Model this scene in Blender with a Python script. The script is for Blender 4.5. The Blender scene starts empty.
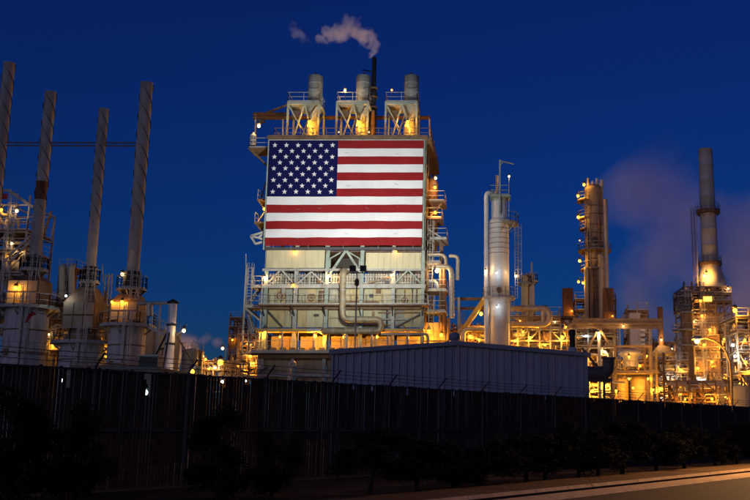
import bpy, math, random
from mathutils import Vector as V, Matrix as M
R = math.radians
random.seed(7)
sc = bpy.context.scene

# ------------------------------------------------------------------ camera, sky, dusk sun, exposure
F, CX, CY, EYE = 937.0, 500.0, 250.0, 1.7            # focal length (photo pixels), principal point, eye height
PITCH = math.atan(180.0 / F)
cam = bpy.data.cameras.new('camera'); camo = bpy.data.objects.new('camera', cam)
sc.collection.objects.link(camo); sc.camera = camo
cam.sensor_width = 36; cam.lens = F / 750 * 36; cam.shift_x = (375 - CX) / 750.0
cam.clip_start = .1; cam.clip_end = 20000
camo.location = (0, 0, EYE); camo.rotation_euler = (math.pi / 2 + PITCH, 0, 0)

w = bpy.data.worlds.new('World'); sc.world = w; w.use_nodes = True
nt = w.node_tree; bg = nt.nodes['Background']
sky = nt.nodes.new('ShaderNodeTexSky'); sky.sky_type = 'NISHITA'; sky.sun_disc = False
sky.sun_elevation = R(5.0); sky.sun_rotation = R(202); sky.ozone_density = 7.5; sky.air_density = 1.0; sky.dust_density = 1.0
hs = nt.nodes.new('ShaderNodeHueSaturation'); hs.inputs['Saturation'].default_value = .99
hs.inputs['Hue'].default_value = .5205
nt.links.new(sky.outputs[0], hs.inputs['Color'])
nt.links.new(hs.outputs[0], bg.inputs[0]); bg.inputs[1].default_value = .063

sun = bpy.data.lights.new('sun', 'SUN'); suno = bpy.data.objects.new('sun', sun); sc.collection.objects.link(suno)
sun.energy = .14; sun.color = (1, .8, .92); sun.angle = R(25)
suno.rotation_euler = (R(80), 0, R(-22)); suno.location = (0, -20, 40)

vs = sc.view_settings; vs.view_transform = 'Standard'; vs.look = 'None'; vs.exposure = 0; vs.gamma = 1; vs.use_curve_mapping = False
cy = sc.cycles; cy.use_denoising = True; cy.max_bounces = 4; cy.diffuse_bounces = 2; cy.glossy_bounces = 2; cy.transmission_bounces = 2
cy.volume_bounces = 3; cy.sample_clamp_indirect = 4; cy.sample_clamp_direct = 0; cy.caustics_reflective = False; cy.caustics_refractive = False
cy.volume_step_rate = 1.0; cy.volume_max_steps = 128
try: cy.use_light_tree = True
except Exception: pass

# ------------------------------------------------------------------ helpers
def P(px, py, Y):
    """point at world depth Y on the sight line of photo pixel (px, py)"""
    u = (px - CX) / F; v = (CY - py) / F
    dy = math.cos(PITCH) - v * math.sin(PITCH); dz = math.sin(PITCH) + v * math.cos(PITCH)
    t = Y / dy
    return V((u * t, Y, EYE + dz * t))
def PX(px, py, Y): return P(px, py, Y).x
def PZ(py, Y): return P(500, py, Y).z
def MPP(Y, py=320): return P(501, py, Y).x - P(500, py, Y).x      # metres per photo pixel

C = sc.collection
W = {}
def link(o, parent=None, mw=None):
    C.objects.link(o); mw = mw or M()
    W[o] = mw
    if parent is not None:
        o.parent = parent; o.matrix_parent_inverse = W[parent].inverted()
    o.matrix_basis = mw
    return o
def thing(name, label, cat, loc, group=None):
    o = bpy.data.objects.new(name, None); o.empty_display_size = .3
    link(o, None, M.Translation(V(loc)))
    o['label'] = label; o['category'] = cat
    if group: o['group'] = group
    return o
def tag(o, label, cat, group=None, kind=None):
    o['label'] = label; o['category'] = cat
    if group: o['group'] = group
    if kind: o['kind'] = kind
    return o
def struct(o, label=None):
    o['kind'] = 'structure'
    if label: o['label'] = label
    return o

_unit = {}
def unit(kind, mat):
    k = (kind, mat.name)
    if k not in _unit:
        m = MB()
        if kind == 'box': m.box((-.5, -.5, -.5), (.5, .5, .5))
        elif kind == 'cyl': m.cyl((0, 0, -.5), (0, 0, .5), 1, 1, 14)
        elif kind == 'ball': m.lathe([(math.sin(math.pi * i / 6), -math.cos(math.pi * i / 6)) for i in range(7)], (0, 0, 0), 10)
        _unit[k] = m.mesh(kind, mat)
    return _unit[k]
def axis_matrix(a, b, up=None):
    a, b = V(a), V(b); d = b - a; L = d.length; z = d.normalized()
    up = V(up) if up else (V((0, 1, 0)) if abs(z.z) > .8 else V((0, 0, 1)))
    x = up.cross(z).normalized(); y = z.cross(x)
    m = M((x, y, z)).transposed().to_4x4(); m.translation = (a + b) / 2
    return m, L
def box(name, mat, parent, p0, p1):
    p0, p1 = V(p0), V(p1); c = (p0 + p1) / 2; s = p1 - p0
    o = bpy.data.objects.new(name, unit('box', mat))
    return link(o, parent, M.Translation(c) @ M.Diagonal((abs(s.x), abs(s.y), abs(s.z), 1)))
def bar(name, mat, parent, a, b, w, h=None, up=None):
    m, L = axis_matrix(a, b, up); h = h or w
    o = bpy.data.objects.new(name, unit('box', mat))
    return link(o, parent, m @ M.Diagonal((w, h, L, 1)))
def rod(name, mat, parent, a, b, r):
    m, L = axis_matrix(a, b)
    o = bpy.data.objects.new(name, unit('cyl', mat))
    return link(o, parent, m @ M.Diagonal((r, r, L, 1)))
def ball(name, mat, parent, c, r):
    o = bpy.data.objects.new(name, unit('ball', mat))
    return link(o, parent, M.Translation(V(c)) @ M.Diagonal((r, r, r, 1)))

class MB:
    """collects shapes in world space and links them as one mesh"""
    def __init__(s): s.v = []; s.f = []; s.sm = []
    def add(s, vs_, fs, smooth=False):
        n = len(s.v); s.v += [tuple(p) for p in vs_]
        for f in fs: s.f.append([i + n for i in f]); s.sm.append(smooth)
    def box(s, p0, p1):
        x0, y0, z0 = p0; x1, y1, z1 = p1
        s.add([(x0, y0, z0), (x1, y0, z0), (x1, y1, z0), (x0, y1, z0), (x0, y0, z1), (x1, y0, z1), (x1, y1, z1), (x0, y1, z1)],
              [(3, 2, 1, 0), (4, 5, 6, 7), (0, 1, 5, 4), (1, 2, 6, 5), (2, 3, 7, 6), (3, 0, 4, 7)])
    def bar(s, a, b, w, h=None, up=None):
        m, L = axis_matrix(a, b, up); h = h or w
        q = [m @ V((x * w / 2, y * h / 2, z * L / 2)) for z in (-1, 1) for x, y in ((-1, -1), (1, -1), (1, 1), (-1, 1))]
        s.add(q, [(3, 2, 1, 0), (4, 5, 6, 7), (0, 1, 5, 4), (1, 2, 6, 5), (2, 3, 7, 6), (3, 0, 4, 7)])
    def cyl(s, a, b, r0, r1, n=12, caps=True):
        m, L = axis_matrix(a, b)
        q = [m @ V((r * math.cos(2 * math.pi * i / n), r * math.sin(2 * math.pi * i / n), z * L / 2)) for z, r in ((-1, r0), (1, r1)) for i in range(n)]
        s.add(q, [(i, (i + 1) % n, n + (i + 1) % n, n + i) for i in range(n)], True)
        if caps:
            s.add(q[:n], [tuple(reversed(range(n)))]); s.add(q[n:], [tuple(range(n))])
    def lathe(s, prof, c, n=16):
        c = V(c); q = []
        for r, z in prof:
            for i in range(n):
                a = 2 * math.pi * i / n; q.append(c + V((r * math.cos(a), r * math.sin(a), z)))
        fs = [(j * n + i, j * n + (i + 1) % n, (j + 1) * n + (i + 1) % n, (j + 1) * n + i) for j in range(len(prof) - 1) for i in range(n)]
        s.add(q, fs, True)
    def tube(s, pts, r, n=10, caps=True):
        pts = [V(p) for p in pts]; rings = []; ref = None
        for i, p in enumerate(pts):
            d = (pts[min(i + 1, len(pts) - 1)] - pts[max(i - 1, 0)]).normalized()
            if ref is None: ref = V((0, 0, 1)) if abs(d.z) < .9 else V((1, 0, 0))
            x = ref - d * ref.dot(d); x.normalize(); y = d.cross(x); ref = x
            rr = r[i] if isinstance(r, (list, tuple)) else r
            rings.append([p + (x * math.cos(2 * math.pi * k / n) + y * math.sin(2 * math.pi * k / n)) * rr for k in range(n)])
        q = [v for g in rings for v in g]
        s.add(q, [(j * n + i, j * n + (i + 1) % n, (j + 1) * n + (i + 1) % n, (j + 1) * n + i) for j in range(len(rings) - 1) for i in range(n)], True)
        if caps: s.add(rings[0], [tuple(reversed(range(n)))]); s.add(rings[-1], [tuple(range(n))])
    def mesh(s, name, mat):
        me = bpy.data.meshes.new(name); me.from_pydata(s.v, [], s.f); me.update()
        me.polygons.foreach_set('use_smooth', s.sm); me.materials.append(mat)
        return me
    def build(s, name, mat, parent=None):
        o = W_origin = W[parent].translation.copy() if parent is not None else V((0, 0, 0))
        s.v = [(p[0] - o.x, p[1] - o.y, p[2] - o.z) for p in s.v]
        return link(bpy.data.objects.new(name, s.mesh(name, mat)), parent, M.Translation(o))

def bend(pts, rad=.5, n=5):
    """polyline with its corners rounded"""
    pts = [V(p) for p in pts]; out = [pts[0]]
    for i in range(1, len(pts) - 1):
        a, b, c = pts[i - 1], pts[i], pts[i + 1]
        ra = min(rad, (b - a).length * .49, (c - b).length * .49)
        p, q = b + (a - b).normalized() * ra, b + (c - b).normalized() * ra
        for k in range(n + 1):
            t = k / n; out.append(p * (1 - t) ** 2 + b * 2 * t * (1 - t) + q * t ** 2)
    return out + [pts[-1]]
def pipe(name, mat, parent, pts, r, rad=None, n=10):
    m = MB(); m.tube(bend(pts, rad or r * 3), r, n); return m.build(name, mat, parent)
def railing(name, mat, parent, pts, h=1.05, step=1.5, t=.05, closed=False):
    m = MB(); pts = [V(p) for p in pts]
    if closed: pts = pts + [pts[0]]
    up = V((0, 0, 1))
    for a, b in zip(pts, pts[1:]):
        k = max(1, round((b - a).length / step))
        for i in range(k + 1):
            p = a.lerp(b, i / k); m.bar(p, p + up * h, t)
        m.bar(a + up * h, b + up * h, t); m.bar(a + up * h * .52, b + up * h * .52, t * .8); m.bar(a + up * .08, b + up * .08, .02, .12)
    return m.build(name, mat, parent)
def ring_deck(parent, mat, rmat, c, r0, r1, a0=0, a1=360, rail=True, th=.12, n=None):
    """curved platform round a vessel, with its railing"""
    c = V(c); n = n or max(4, int((a1 - a0) / 22)); full = abs(a1 - a0) >= 359.9
    A = [R(a0 + (a1 - a0) * i / n) for i in range(n + 1)]
    m = MB(); q = []
    for a in A:
        d = V((math.cos(a), math.sin(a), 0))
        q += [c + d * r0, c + d * r1, c + d * r1 - V((0, 0, th)), c + d * r0 - V((0, 0, th))]
    fs = [(4 * i + k, 4 * i + 4 + k, 4 * i + 4 + (k + 1) % 4, 4 * i + (k + 1) % 4) for i in range(n) for k in range(4)]
    if not full: fs += [(3, 2, 1, 0), (4 * n, 4 * n + 1, 4 * n + 2, 4 * n + 3)]
    m.add(q, fs)
    for a in A[::2]:
        d = V((math.cos(a), math.sin(a), 0)); m.bar(c + d * (r1 - .1) - V((0, 0, th)), c + d * r0 - V((0, 0, th + (r1 - r0) * .8)), .08)
    o = m.build('platform', mat, parent)
    if rail: railing('handrail', rmat, o, [c + V((math.cos(a), math.sin(a), 0)) * (r1 - .05) for a in A], step=1.3)
    return o
def deck(parent, mat, rmat, p0, p1, sides='flrb', name='platform', th=.16):
    """rectangular platform from p0 to p1 (top at p0.z) with railings on the given sides"""
    x0, y0, z = p0; x1, y1 = p1[0], p1[1]
    m = MB(); m.box((x0, y0, z - th), (x1, y1, z)); o = m.build(name, mat, parent)
    e = .06; cs = {'f': ((x0 + e, y0 + e, z), (x1 - e, y0 + e, z)), 'r': ((x1 - e, y0 + e, z), (x1 - e, y1 - e, z)), 'b': ((x1 - e, y1 - e, z), (x0 + e, y1 - e, z)), 'l': ((x0 + e, y1 - e, z), (x0 + e, y0 + e, z))}
    for s in sides: railing('handrail', rmat, o, cs[s])
    return o
def ladder(parent, mat, x, y, z0, z1, side=V((0, -1, 0)), cage=True, w=.5):
    m = MB(); t = V((side.y, -side.x, 0)) * (w / 2); b = V((x, y, z0)); e = V((x, y, z1))
    m.bar(b + t, e + t, .06); m.bar(b - t, e - t, .06)
    k = int((z1 - z0) / .32)
    for i in range(k + 1):
        p = b.lerp(e, i / max(k, 1)); m.bar(p + t, p - t, .035)
    o = m.build('ladder', mat, parent)
    if cage and z1 - z0 > 3:
        m = MB(); A = [R(a) for a in range(-90, 91, 45)]; tt = t.normalized()
        def cp(a, z): return V((x, y, z)) + side * (.62 * math.cos(a)) + tt * (.36 * math.sin(a))
        zz = z0 + 2.1
        while zz < z1 + .6:
            for a, b2 in zip(A, A[1:]): m.bar(cp(a, zz), cp(b2, zz), .05, .02)
            zz += .9
        for a in A: m.bar(cp(a, z0 + 2.1), cp(a, z1 + .5), .04, .02)
        m.build('safety_cage', mat, o)
    return o

# ------------------------------------------------------------------ materials
def mat(name, col, rough=.6, metal=0., var=.25, scale=.6, stain=None, stain_amt=.0, bump=0., streak=False):
    m = bpy.data.materials.new(name); m.use_nodes = True; n = m.node_tree.nodes; l = m.node_tree.links
    b = n['Principled BSDF']; b.inputs['Roughness'].default_value = rough; b.inputs['Metallic'].default_value = metal
    g = n.new('ShaderNodeNewGeometry'); mp = n.new('ShaderNodeMapping')
    mp.inputs['Scale'].default_value = (scale, scale, scale * (.18 if streak else 1)); l.new(g.outputs['Position'], mp.inputs[0])
    no = n.new('ShaderNodeTexNoise'); no.inputs['Scale'].default_value = 1; no.inputs['Detail'].default_value = 6; no.inputs['Roughness'].default_value = .65
    l.new(mp.outputs[0], no.inputs['Vector'])
    rp = n.new('ShaderNodeMapRange'); rp.inputs[1].default_value = .3; rp.inputs[2].default_value = .7
    rp.inputs[3].default_value = 1 - var; rp.inputs[4].default_value = 1 + var; l.new(no.outputs[0], rp.inputs[0])
    mu = n.new('ShaderNodeVectorMath'); mu.operation = 'SCALE'; mu.inputs[0].default_value = col; l.new(rp.outputs[0], mu.inputs['Scale'])
    out = mu.outputs[0]
    if stain:
        n2 = n.new('ShaderNodeTexNoise'); n2.inputs['Scale'].default_value = 2.3; n2.inputs['Detail'].default_value = 8; n2.inputs['Roughness'].default_value = .7
        l.new(mp.outputs[0], n2.inputs['Vector'])
        r2 = n.new('ShaderNodeMapRange'); r2.inputs[1].default_value = .62 - stain_amt * .3; r2.inputs[2].default_value = .75 - stain_amt * .2; r2.inputs[4].default_value = .85
        l.new(n2.outputs[0], r2.inputs[0])
        mx = n.new('ShaderNodeMix'); mx.data_type = 'RGBA'; l.new(r2.outputs[0], mx.inputs[0]); l.new(out, mx.inputs[6]); mx.inputs[7].default_value = (*stain, 1)
        out = mx.outputs[2]
    l.new(out, b.inputs['Base Color'])
    if bump:
        bp = n.new('ShaderNodeBump'); bp.inputs['Strength'].default_value = bump; bp.inputs['Distance'].default_value = .03
        n3 = n.new('ShaderNodeTexNoise'); n3.inputs['Scale'].default_value = 9; n3.inputs['Detail'].default_value = 5
        l.new(g.outputs['Position'], n3.inputs['Vector']); l.new(n3.outputs[0], bp.inputs['Height']); l.new(bp.outputs[0], b.inputs['Normal'])
    return m
def emit(name, col, strength):
    m = bpy.data.materials.new(name); m.use_nodes = True; n = m.node_tree.nodes; l = m.node_tree.links
    n.remove(n['Principled BSDF']); e = n.new('ShaderNodeEmission'); e.inputs[0].default_value = (*col, 1); e.inputs[1].default_value = strength
    l.new(e.outputs[0], n['Material Output'].inputs[0]); return m
RUST = (.14, .06, .025)
galv = mat('galvanised_steel', (.38, .39, .37), .5, .0, .25, .9, (.18, .12, .07), .2)
white = mat('white_painted_steel', (.43, .44, .4), .5, 0, .25, .7, (.2, .12, .06), .32, streak=True)
green = mat('pale_green_painted_steel', (.31, .39, .34), .5, 0, .25, .7, (.17, .1, .05), .3)
dark = mat('dark_steel', (.06, .06, .065), .6, 0, .3, 1)
brown = mat('weathered_brown_steel', (.17, .105, .06), .7, 0, .35, .8, (.05, .035, .025), .3)
rust = mat('rusty_plate', (.2, .095, .045), .8, 0, .4, .7, (.05, .03, .02), .4, streak=True)
cream = mat('cream_siding', (.58, .53, .33), .6, 0, .12, .8, (.36, .29, .15), .12, streak=True)
wallgreen = mat('grey_green_panel', (.46, .44, .28), .6, 0, .25, .8, (.2, .15, .08), .26, streak=True)
wallbrown = mat('weathered_concrete_panel', (.36, .29, .19), .8, 0, .25, .6, (.15, .1, .06), .2, streak=True)
insul = mat('aluminium_insulation_jacket', (.6, .63, .66), .42, .1, .12, 1.1)
pipeins = mat('weathered_pipe_jacket', (.5, .44, .32), .45, .3, .2, .8, (.2, .13, .07), .1)
pipebrown = mat('brown_pipe', (.28, .18, .1), .6, 0, .25, .9)
concrete = mat('cast_concrete', (.15, .12, .09), .85, 0, .15, .5, bump=.3)
stackgrey = mat('weathered_stack_plate', (.39, .4, .42), .7, 0, .3, .8, (.15, .1, .075), .18, streak=True)
tankwhite = mat('pale_tank_plate', (.46, .45, .47), .6, 0, .2, .6, (.22, .16, .12), .22, streak=True)
blackm = mat('soot_black_steel', (.018, .017, .017), .7, 0, .3, 1)
siding = mat('grey_ribbed_siding', (.26, .28, .36), .55, 0, .16, .9, (.2, .19, .21), .2, streak=True)
siding2 = mat('faded_ribbed_siding', (.29, .3, .36), .55, 0, .18, .9, (.2, .18, .17), .2, streak=True)
trim = mat('grey_roof_trim', (.2, .21, .26), .5, 0, .06, .5)
teal = mat('teal_painted_cabinet', (.05, .13, .14), .5, 0, .15, 1)
redm = mat('red_cloth', (.35, .03, .03), .8)
yellowp = mat('yellow_painted_steel', (.55, .36, .05), .6, 0, .2, 1)
slatm = mat('brown_privacy_slat', (.075, .043, .03), .9, 0, .45, 6)
postm = mat('dull_fence_post', (.045, .042, .04), .5, .3, .2, 2)
wirem = mat('fence_wire', (.1, .1, .1), .5, .5, .1, 2)
barkm = mat('shrub_bark', (.035, .025, .018), .9, 0, .3, 5, bump=.5)
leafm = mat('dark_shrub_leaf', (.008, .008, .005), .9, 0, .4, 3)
dirt = mat('verge_dirt', (.05, .034, .022), .95, 0, .35, 1.2, (.04, .03, .02), .3, bump=.8)
yard = mat('yard_gravel', (.13, .115, .1), .95, 0, .3, .4, bump=.5)
asphalt = mat('asphalt', (.055, .043, .032), .8, 0, .3, 1.5, (.03, .024, .018), .2, bump=.5)
walk = mat('sidewalk_concrete', (.13, .078, .042), .85, 0, .22, .9, (.1, .08, .06), .2, bump=.4)
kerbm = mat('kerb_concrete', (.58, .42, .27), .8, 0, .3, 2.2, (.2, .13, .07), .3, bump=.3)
for m_ in (slatm, leafm, barkm, dirt, yard, asphalt, walk, kerbm, concrete): m_.node_tree.nodes['Principled BSDF'].inputs['Specular IOR Level'].default_value = .08
wallgreen2 = mat('yellowed_wall_panel', (.52, .44, .22), .6, 0, .25, .8, (.22, .14, .06), .28, streak=True)
wallgrey = mat('grey_wall_panel', (.33, .36, .31), .6, 0, .25, .8, (.16, .11, .06), .28, streak=True)
bluegrey = mat('blue_grey_stack_paint', (.36, .41, .48), .6, 0, .12, .4, (.14, .12, .11), .12, streak=True)
spipem = mat('stained_pipe_jacket', (.36, .31, .2), .5, .2, .35, 1.2, (.13, .09, .05), .3)
bandm = mat('dull_jacket_band', (.2, .21, .22), .5, .2, .15, 1)
tan = mat('tan_painted_steel', (.36, .27, .15), .6, 0, .25, .8, (.15, .09, .04), .2)
towerm = mat('brown_grey_tower_plate', (.3, .255, .21), .7, 0, .25, .6, (.1, .06, .03), .3, streak=True)
canopym = mat('canopy_sodium_tint', (.56, .36, .1), .6, 0, .2, .8, (.3, .17, .05), .2)  # orange-yellow of the sodium lamplight is put into the canopy colour
dark_in = mat('dark_interior', (.05, .045, .04), .8)
SOD = (1.0, .395, .03); SODW = (1.0, .58, .22); WHT = (.85, .95, 1.0); GRN = (.75, 1.0, .8)
bulbs = {}
def bulb_mat(col, s):
    s = min(s, 7 if col[2] < .5 else 14); k = (col, s)
    if k not in bulbs: bulbs[k] = emit('lamp_glow', col, s)
    return bulbs[k]
LGAIN = 2.0
def glow(parent, p, col, s, r):
    """the light that a bulb of radius r throws"""
    k = ('L', col, s, r)
    if k not in bulbs:
        ld = bpy.data.lights.new('bulb_light', 'POINT'); ld.color = col; ld.energy = 39.5 * s * r * r * LGAIN; ld.shadow_soft_size = r * .85; bulbs[k] = ld
    return link(bpy.data.objects.new('bulb_light', bulbs[k]), parent, M.Translation(V(p)))
def lamp(parent, px, py, Y, col=SOD, s=130, r=.2, arm=None):
    """lit lamp: bracket and hood with a glowing bulb under it"""
    p = P(px, py, Y); m = MB()
    m.lathe([(.02, r * 1.9), (r * .5, r * 1.8), (r * .9, r * .9), (r * .85, r * .9), (.02, r * 1.5)], p, 10)
    m.tube([p + V((0, 0, r * 1.8)), p + V((0, .25, r * 2.6)), p + V((0, .7, r * 2.6))] if arm is None else bend([p + V((0, 0, r * 1.8)), p + V((0, 0, r * 2.8)), V(arm)], .3), .03, 6)
    h = m.build('lamp', dark, parent)
    ball('bulb', bulb_mat(col, s), h, p, r * .7); glow(h, p, col, s, r)
    return h

# ------------------------------------------------------------------ ground, road, pavement
D = V((math.sin(R(34)), math.cos(R(34)), 0)); N = V((D.y, -D.x, 0)); F0 = V((-12.5, 23.4, 0))     # along the road, across it towards the camera
def RD(s, t, z=0): return F0 + D * s + N * t + V((0, 0, z))
def s_at(px, t):
    """distance along the road where the sight line of column px meets the line t"""
    k = (px - CX) / F * math.cos(PITCH); o = F0 + N * t
    return (k * o.y - o.x) / (D.x - k * D.y)
def strip(name, m, t0, t1, z, s0=-160, s1=900, th=None, kind=True, seg=1):
    mb = MB(); z0 = z - (th or .0)
    for i in range(seg):
        a, b = s0 + (s1 - s0) * i / seg, s0 + (s1 - s0) * (i + 1) / seg
        if th: mb.add([RD(a, t0, z0), RD(b, t0, z0), RD(b, t1, z0), RD(a, t1, z0), RD(a, t0, z), RD(b, t0, z), RD(b, t1, z), RD(a, t1, z)],
                      [(0, 1, 2, 3), (7, 6, 5, 4), (4, 5, 1, 0), (5, 6, 2, 1), (6, 7, 3, 2), (7, 4, 0, 3)])
        else: mb.add([RD(a, t0, z), RD(b, t0, z), RD(b, t1, z), RD(a, t1, z)], [(3, 2, 1, 0)])
    return mb.build(name, m)
mb = MB(); mb.add([(-4000, -1500, -.02), (4000, -1500, -.02), (4000, 7000, -.02), (-4000, 7000, -.02)], [(0, 1, 2, 3)])
struct(mb.build('ground', yard))
struct(strip('road', asphalt, 10.9, 21.0, .004))
pav = struct(strip('pavement', dirt, 7.4, 10.0, .085, th=.1))
# pavement slabs, kerb stones and gutter slabs one by one as far as they can be told apart
s0 = s_at(300, 8.7)
slab_m = MB(); slab_m.add([RD(0, 0, 0) - F0 + q for q in (D * .01 + N * .01, D * 1.49 + N * .01, D * 1.49 + N * 2.45, D * .01 + N * 2.45)] +
                          [RD(0, 0, .03) - F0 + q for q in (D * .02 + N * .02, D * 1.48 + N * .02, D * 1.48 + N * 2.44, D * .02 + N * 2.44)],
                          [(4, 7, 6, 5), (0, 4, 5, 1), (1, 5, 6, 2), (2, 6, 7, 3), (3, 7, 4, 0)])
slab_me = slab_m.mesh('paving_slab', walk)
for i in range(45):
    link(bpy.data.objects.new('paving_slab', slab_me), pav, M.Translation(RD(s0 - 12 + i * 1.5, 7.48, .087 + random.uniform(0, .008))))
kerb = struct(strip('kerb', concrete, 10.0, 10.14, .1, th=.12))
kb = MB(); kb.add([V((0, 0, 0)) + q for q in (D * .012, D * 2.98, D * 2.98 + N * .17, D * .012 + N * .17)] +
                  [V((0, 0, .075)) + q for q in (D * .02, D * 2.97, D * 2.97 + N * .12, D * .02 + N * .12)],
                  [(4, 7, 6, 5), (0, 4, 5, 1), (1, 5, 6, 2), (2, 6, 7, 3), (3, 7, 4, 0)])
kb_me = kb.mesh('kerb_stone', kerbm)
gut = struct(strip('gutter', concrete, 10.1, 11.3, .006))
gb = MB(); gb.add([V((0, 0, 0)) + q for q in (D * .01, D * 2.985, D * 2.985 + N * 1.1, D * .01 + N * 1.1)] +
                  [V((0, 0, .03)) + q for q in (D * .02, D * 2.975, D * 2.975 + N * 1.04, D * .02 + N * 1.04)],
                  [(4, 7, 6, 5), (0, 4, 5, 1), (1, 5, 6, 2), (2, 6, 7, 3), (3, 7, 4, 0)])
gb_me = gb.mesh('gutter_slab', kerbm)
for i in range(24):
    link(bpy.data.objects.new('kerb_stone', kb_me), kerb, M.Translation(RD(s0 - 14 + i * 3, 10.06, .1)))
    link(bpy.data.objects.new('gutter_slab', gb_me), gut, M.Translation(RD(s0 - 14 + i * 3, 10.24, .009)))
struct(strip('verge', dirt, .05, 7.4, .06, th=.1))
struct(strip('pavement_opposite', walk, 21.0, 26, .14, th=.16))

# ------------------------------------------------------------------ slatted security fence
HF = 3.36
fence = thing('security_fence', 'long dark slatted chain-link security fence topped with barbed wire arms', 'fence', RD(0, 0, 0))
sF0, sF1 = s_at(-25, 0), s_at(790, 0)
ps = [sF0 + i * 3.05 for i in range(int((sF1 - sF0) / 3.05) + 2)]
for s in ps:
    p = rod('post', postm, fence, RD(s, .02, 0), RD(s, .02, HF + .03), .045)
    a = RD(s, .02, HF + .03)
    bar('barbed_wire_arm', postm, p, a, a + N * .36 + V((0, 0, .36)), .045, .03)
for k in range(3):
    q = .1 + .12 * k
    m = MB()
    for a, b in zip(ps, ps[1:]):
        A, B = RD(a, .02 + q, HF + .03 + q), RD(b, .02 + q, HF + .03 + q); mid = (A + B) / 2 - V((0, 0, .02))
        m.tube([A, mid, B], .009, 4, False)
        for i in range(10):
            c = A.lerp(B, (i + .5) / 10) - V((0, 0, .02)); m.bar(c - V((.03, 0, .03)), c + V((.03, 0, .03)), .008)
    m.build('barbed_wire', wirem, fence)
for z in (.12, HF * .5, HF - .06):
    m = MB(); m.bar(RD(ps[0], .06, z), RD(ps[-1], .06, z), .05, .05); m.build('rail', postm, fence)
step = .112; n_sl = int((ps[-1] - ps[0]) / step); rest = MB()
for i in range(n_sl):
    s = ps[0] + (i + .5) * step
    broken = [zq for q, zq in ((144.8, 2.62), (62.5, 2.82), (222.3, 2.9)) if abs(s - s_at(q, 0)) < .06]
    top = HF - .03 + random.uniform(-.05, .04); bot = random.uniform(.04, .1)
    if random.random() < .03: top -= random.uniform(.1, .35)
    if broken: top = broken[0] + random.uniform(-.08, .08)
    wd = .099 + random.uniform(-.014, .01); tilt = D * random.uniform(-.022, .022)
    a, b = RD(s, 0, bot) - tilt * .5, RD(s, 0, top) + tilt * .5
    if i < 300: bar('slat', slatm, fence, a, b, .012, wd, up=D)
    else: rest.bar(a, b, .012, wd, up=D)
rest.build('far_slat_run', slatm, fence)['kind'] = 'stuff'
# low concrete footing that the fence stands on
m = MB()
m.add([RD(ps[0], t, z) for t, z in ((-.12, -.1), (.16, -.1), (.16, .1), (-.12, .1))] + [RD(ps[-1], t, z) for t, z in ((-.12, -.1), (.16, -.1), (.16, .1), (-.12, .1))],
      [(0, 1, 2, 3), (7, 6, 5, 4), (0, 4, 5, 1), (1, 5, 6, 2), (2, 6, 7, 3), (3, 7, 4, 0)])
m.build('footing', concrete, fence)

# ------------------------------------------------------------------ shrubs along the verge
def crown_mesh(rad, hgt, leaves, seed, lf=.07):
    rnd = random.Random(seed); m = MB(); cl = []
    for i in range(26):
        a = rnd.uniform(0, 6.28); rr = rad * math.sqrt(rnd.random()) * .8; z = rnd.uniform(.1, .95) * hgt
        rr *= math.sin(math.pi * min(.98, .18 + .75 * z / hgt)) ** .6
        cl.append((V((rr * math.cos(a), rr * math.sin(a), z)), rnd.uniform(.2, .36) * rad))
    for i in range(leaves):
        c, r = rnd.choice(cl)
        d = V((rnd.gauss(0, 1), rnd.gauss(0, 1), rnd.gauss(0, 1))).normalized(); p = c + d * r * (rnd.random() ** .45)
        u = V((rnd.gauss(0, 1), rnd.gauss(0, 1), rnd.gauss(0, .8))).normalized(); v = u.cross(d)
        if v.length < .1: continue
        v.normalize(); L = lf * rnd.uniform(.7, 1.8)
        m.add([p - u * L, p + v * L * .22, p + u * L, p - v * L * .22], [(0, 1, 2, 3)])
    return m
def trunk_mesh(h, lean, seed, spread):
    rnd = random.Random(seed); m = MB()
    top = V((lean, 0, h)); m.tube([V((0, 0, -.1)), V((lean * .15, .03, h * .4)), V((lean * .6, -.02, h * .75)), top], [.085, .065, .055, .045], 7)
    for i in range(6):
        a = i * 1.05 + rnd.uniform(-.3, .3); e = top + V((math.cos(a) * spread, math.sin(a) * spread, rnd.uniform(.4, .9)))
        b = V((lean * .7, 0, h * rnd.uniform(.7, .98))); m.tube([b, b.lerp(e, .5) + V((0, 0, .08)), e], [.035, .025, .01], 5)
    return m
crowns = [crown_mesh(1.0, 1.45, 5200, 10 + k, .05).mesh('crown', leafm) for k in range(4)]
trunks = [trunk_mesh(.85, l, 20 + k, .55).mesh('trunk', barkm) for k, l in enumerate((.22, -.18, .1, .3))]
shr = [(374, .9), (418, .95), (458, .85), (486, 1.0), (527, .95), (552, .85), (577, .95), (597, .8), (623, 1.05), (658, .95), (685, 1.0), (715, .9), (740, 1.0), (768, 1.)]
nth = ['first', 'second', 'third', 'fourth', 'fifth', 'sixth', 'seventh', 'eighth', 'ninth', 'tenth', 'eleventh', 'twelfth', 'thirteenth', 'fourteenth']
for i, (px, k) in enumerate(shr):
    loc = RD(s_at(px, 6.9), 6.9 + random.uniform(-.3, .1), .05)
    t = thing('verge_shrub', f'small dark round-topped verge tree, {nth[i]} from the left in the row along the pavement', 'shrub', loc, 'small trees along the pavement')
    a = random.uniform(-.6, .6); sc_ = k * random.uniform(.95, 1.08)
    mw = M.Translation(loc) @ M.Rotation(a, 4, 'Z') @ M.Diagonal((sc_ * 1.05, sc_ * 1.05, sc_, 1))
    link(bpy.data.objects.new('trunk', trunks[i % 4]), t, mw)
    link(bpy.data.objects.new('crown', crowns[(i * 3 + 1) % 4]), t, mw @ M.Translation((.15, 0, random.uniform(.15, .45))) @ M.Rotation(i * 1.7, 4, 'Z') @ M.Diagonal((random.uniform(1.1, 1.8), random.uniform(1.1, 1.8), random.uniform(.7, 1.1), 1)))
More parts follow.
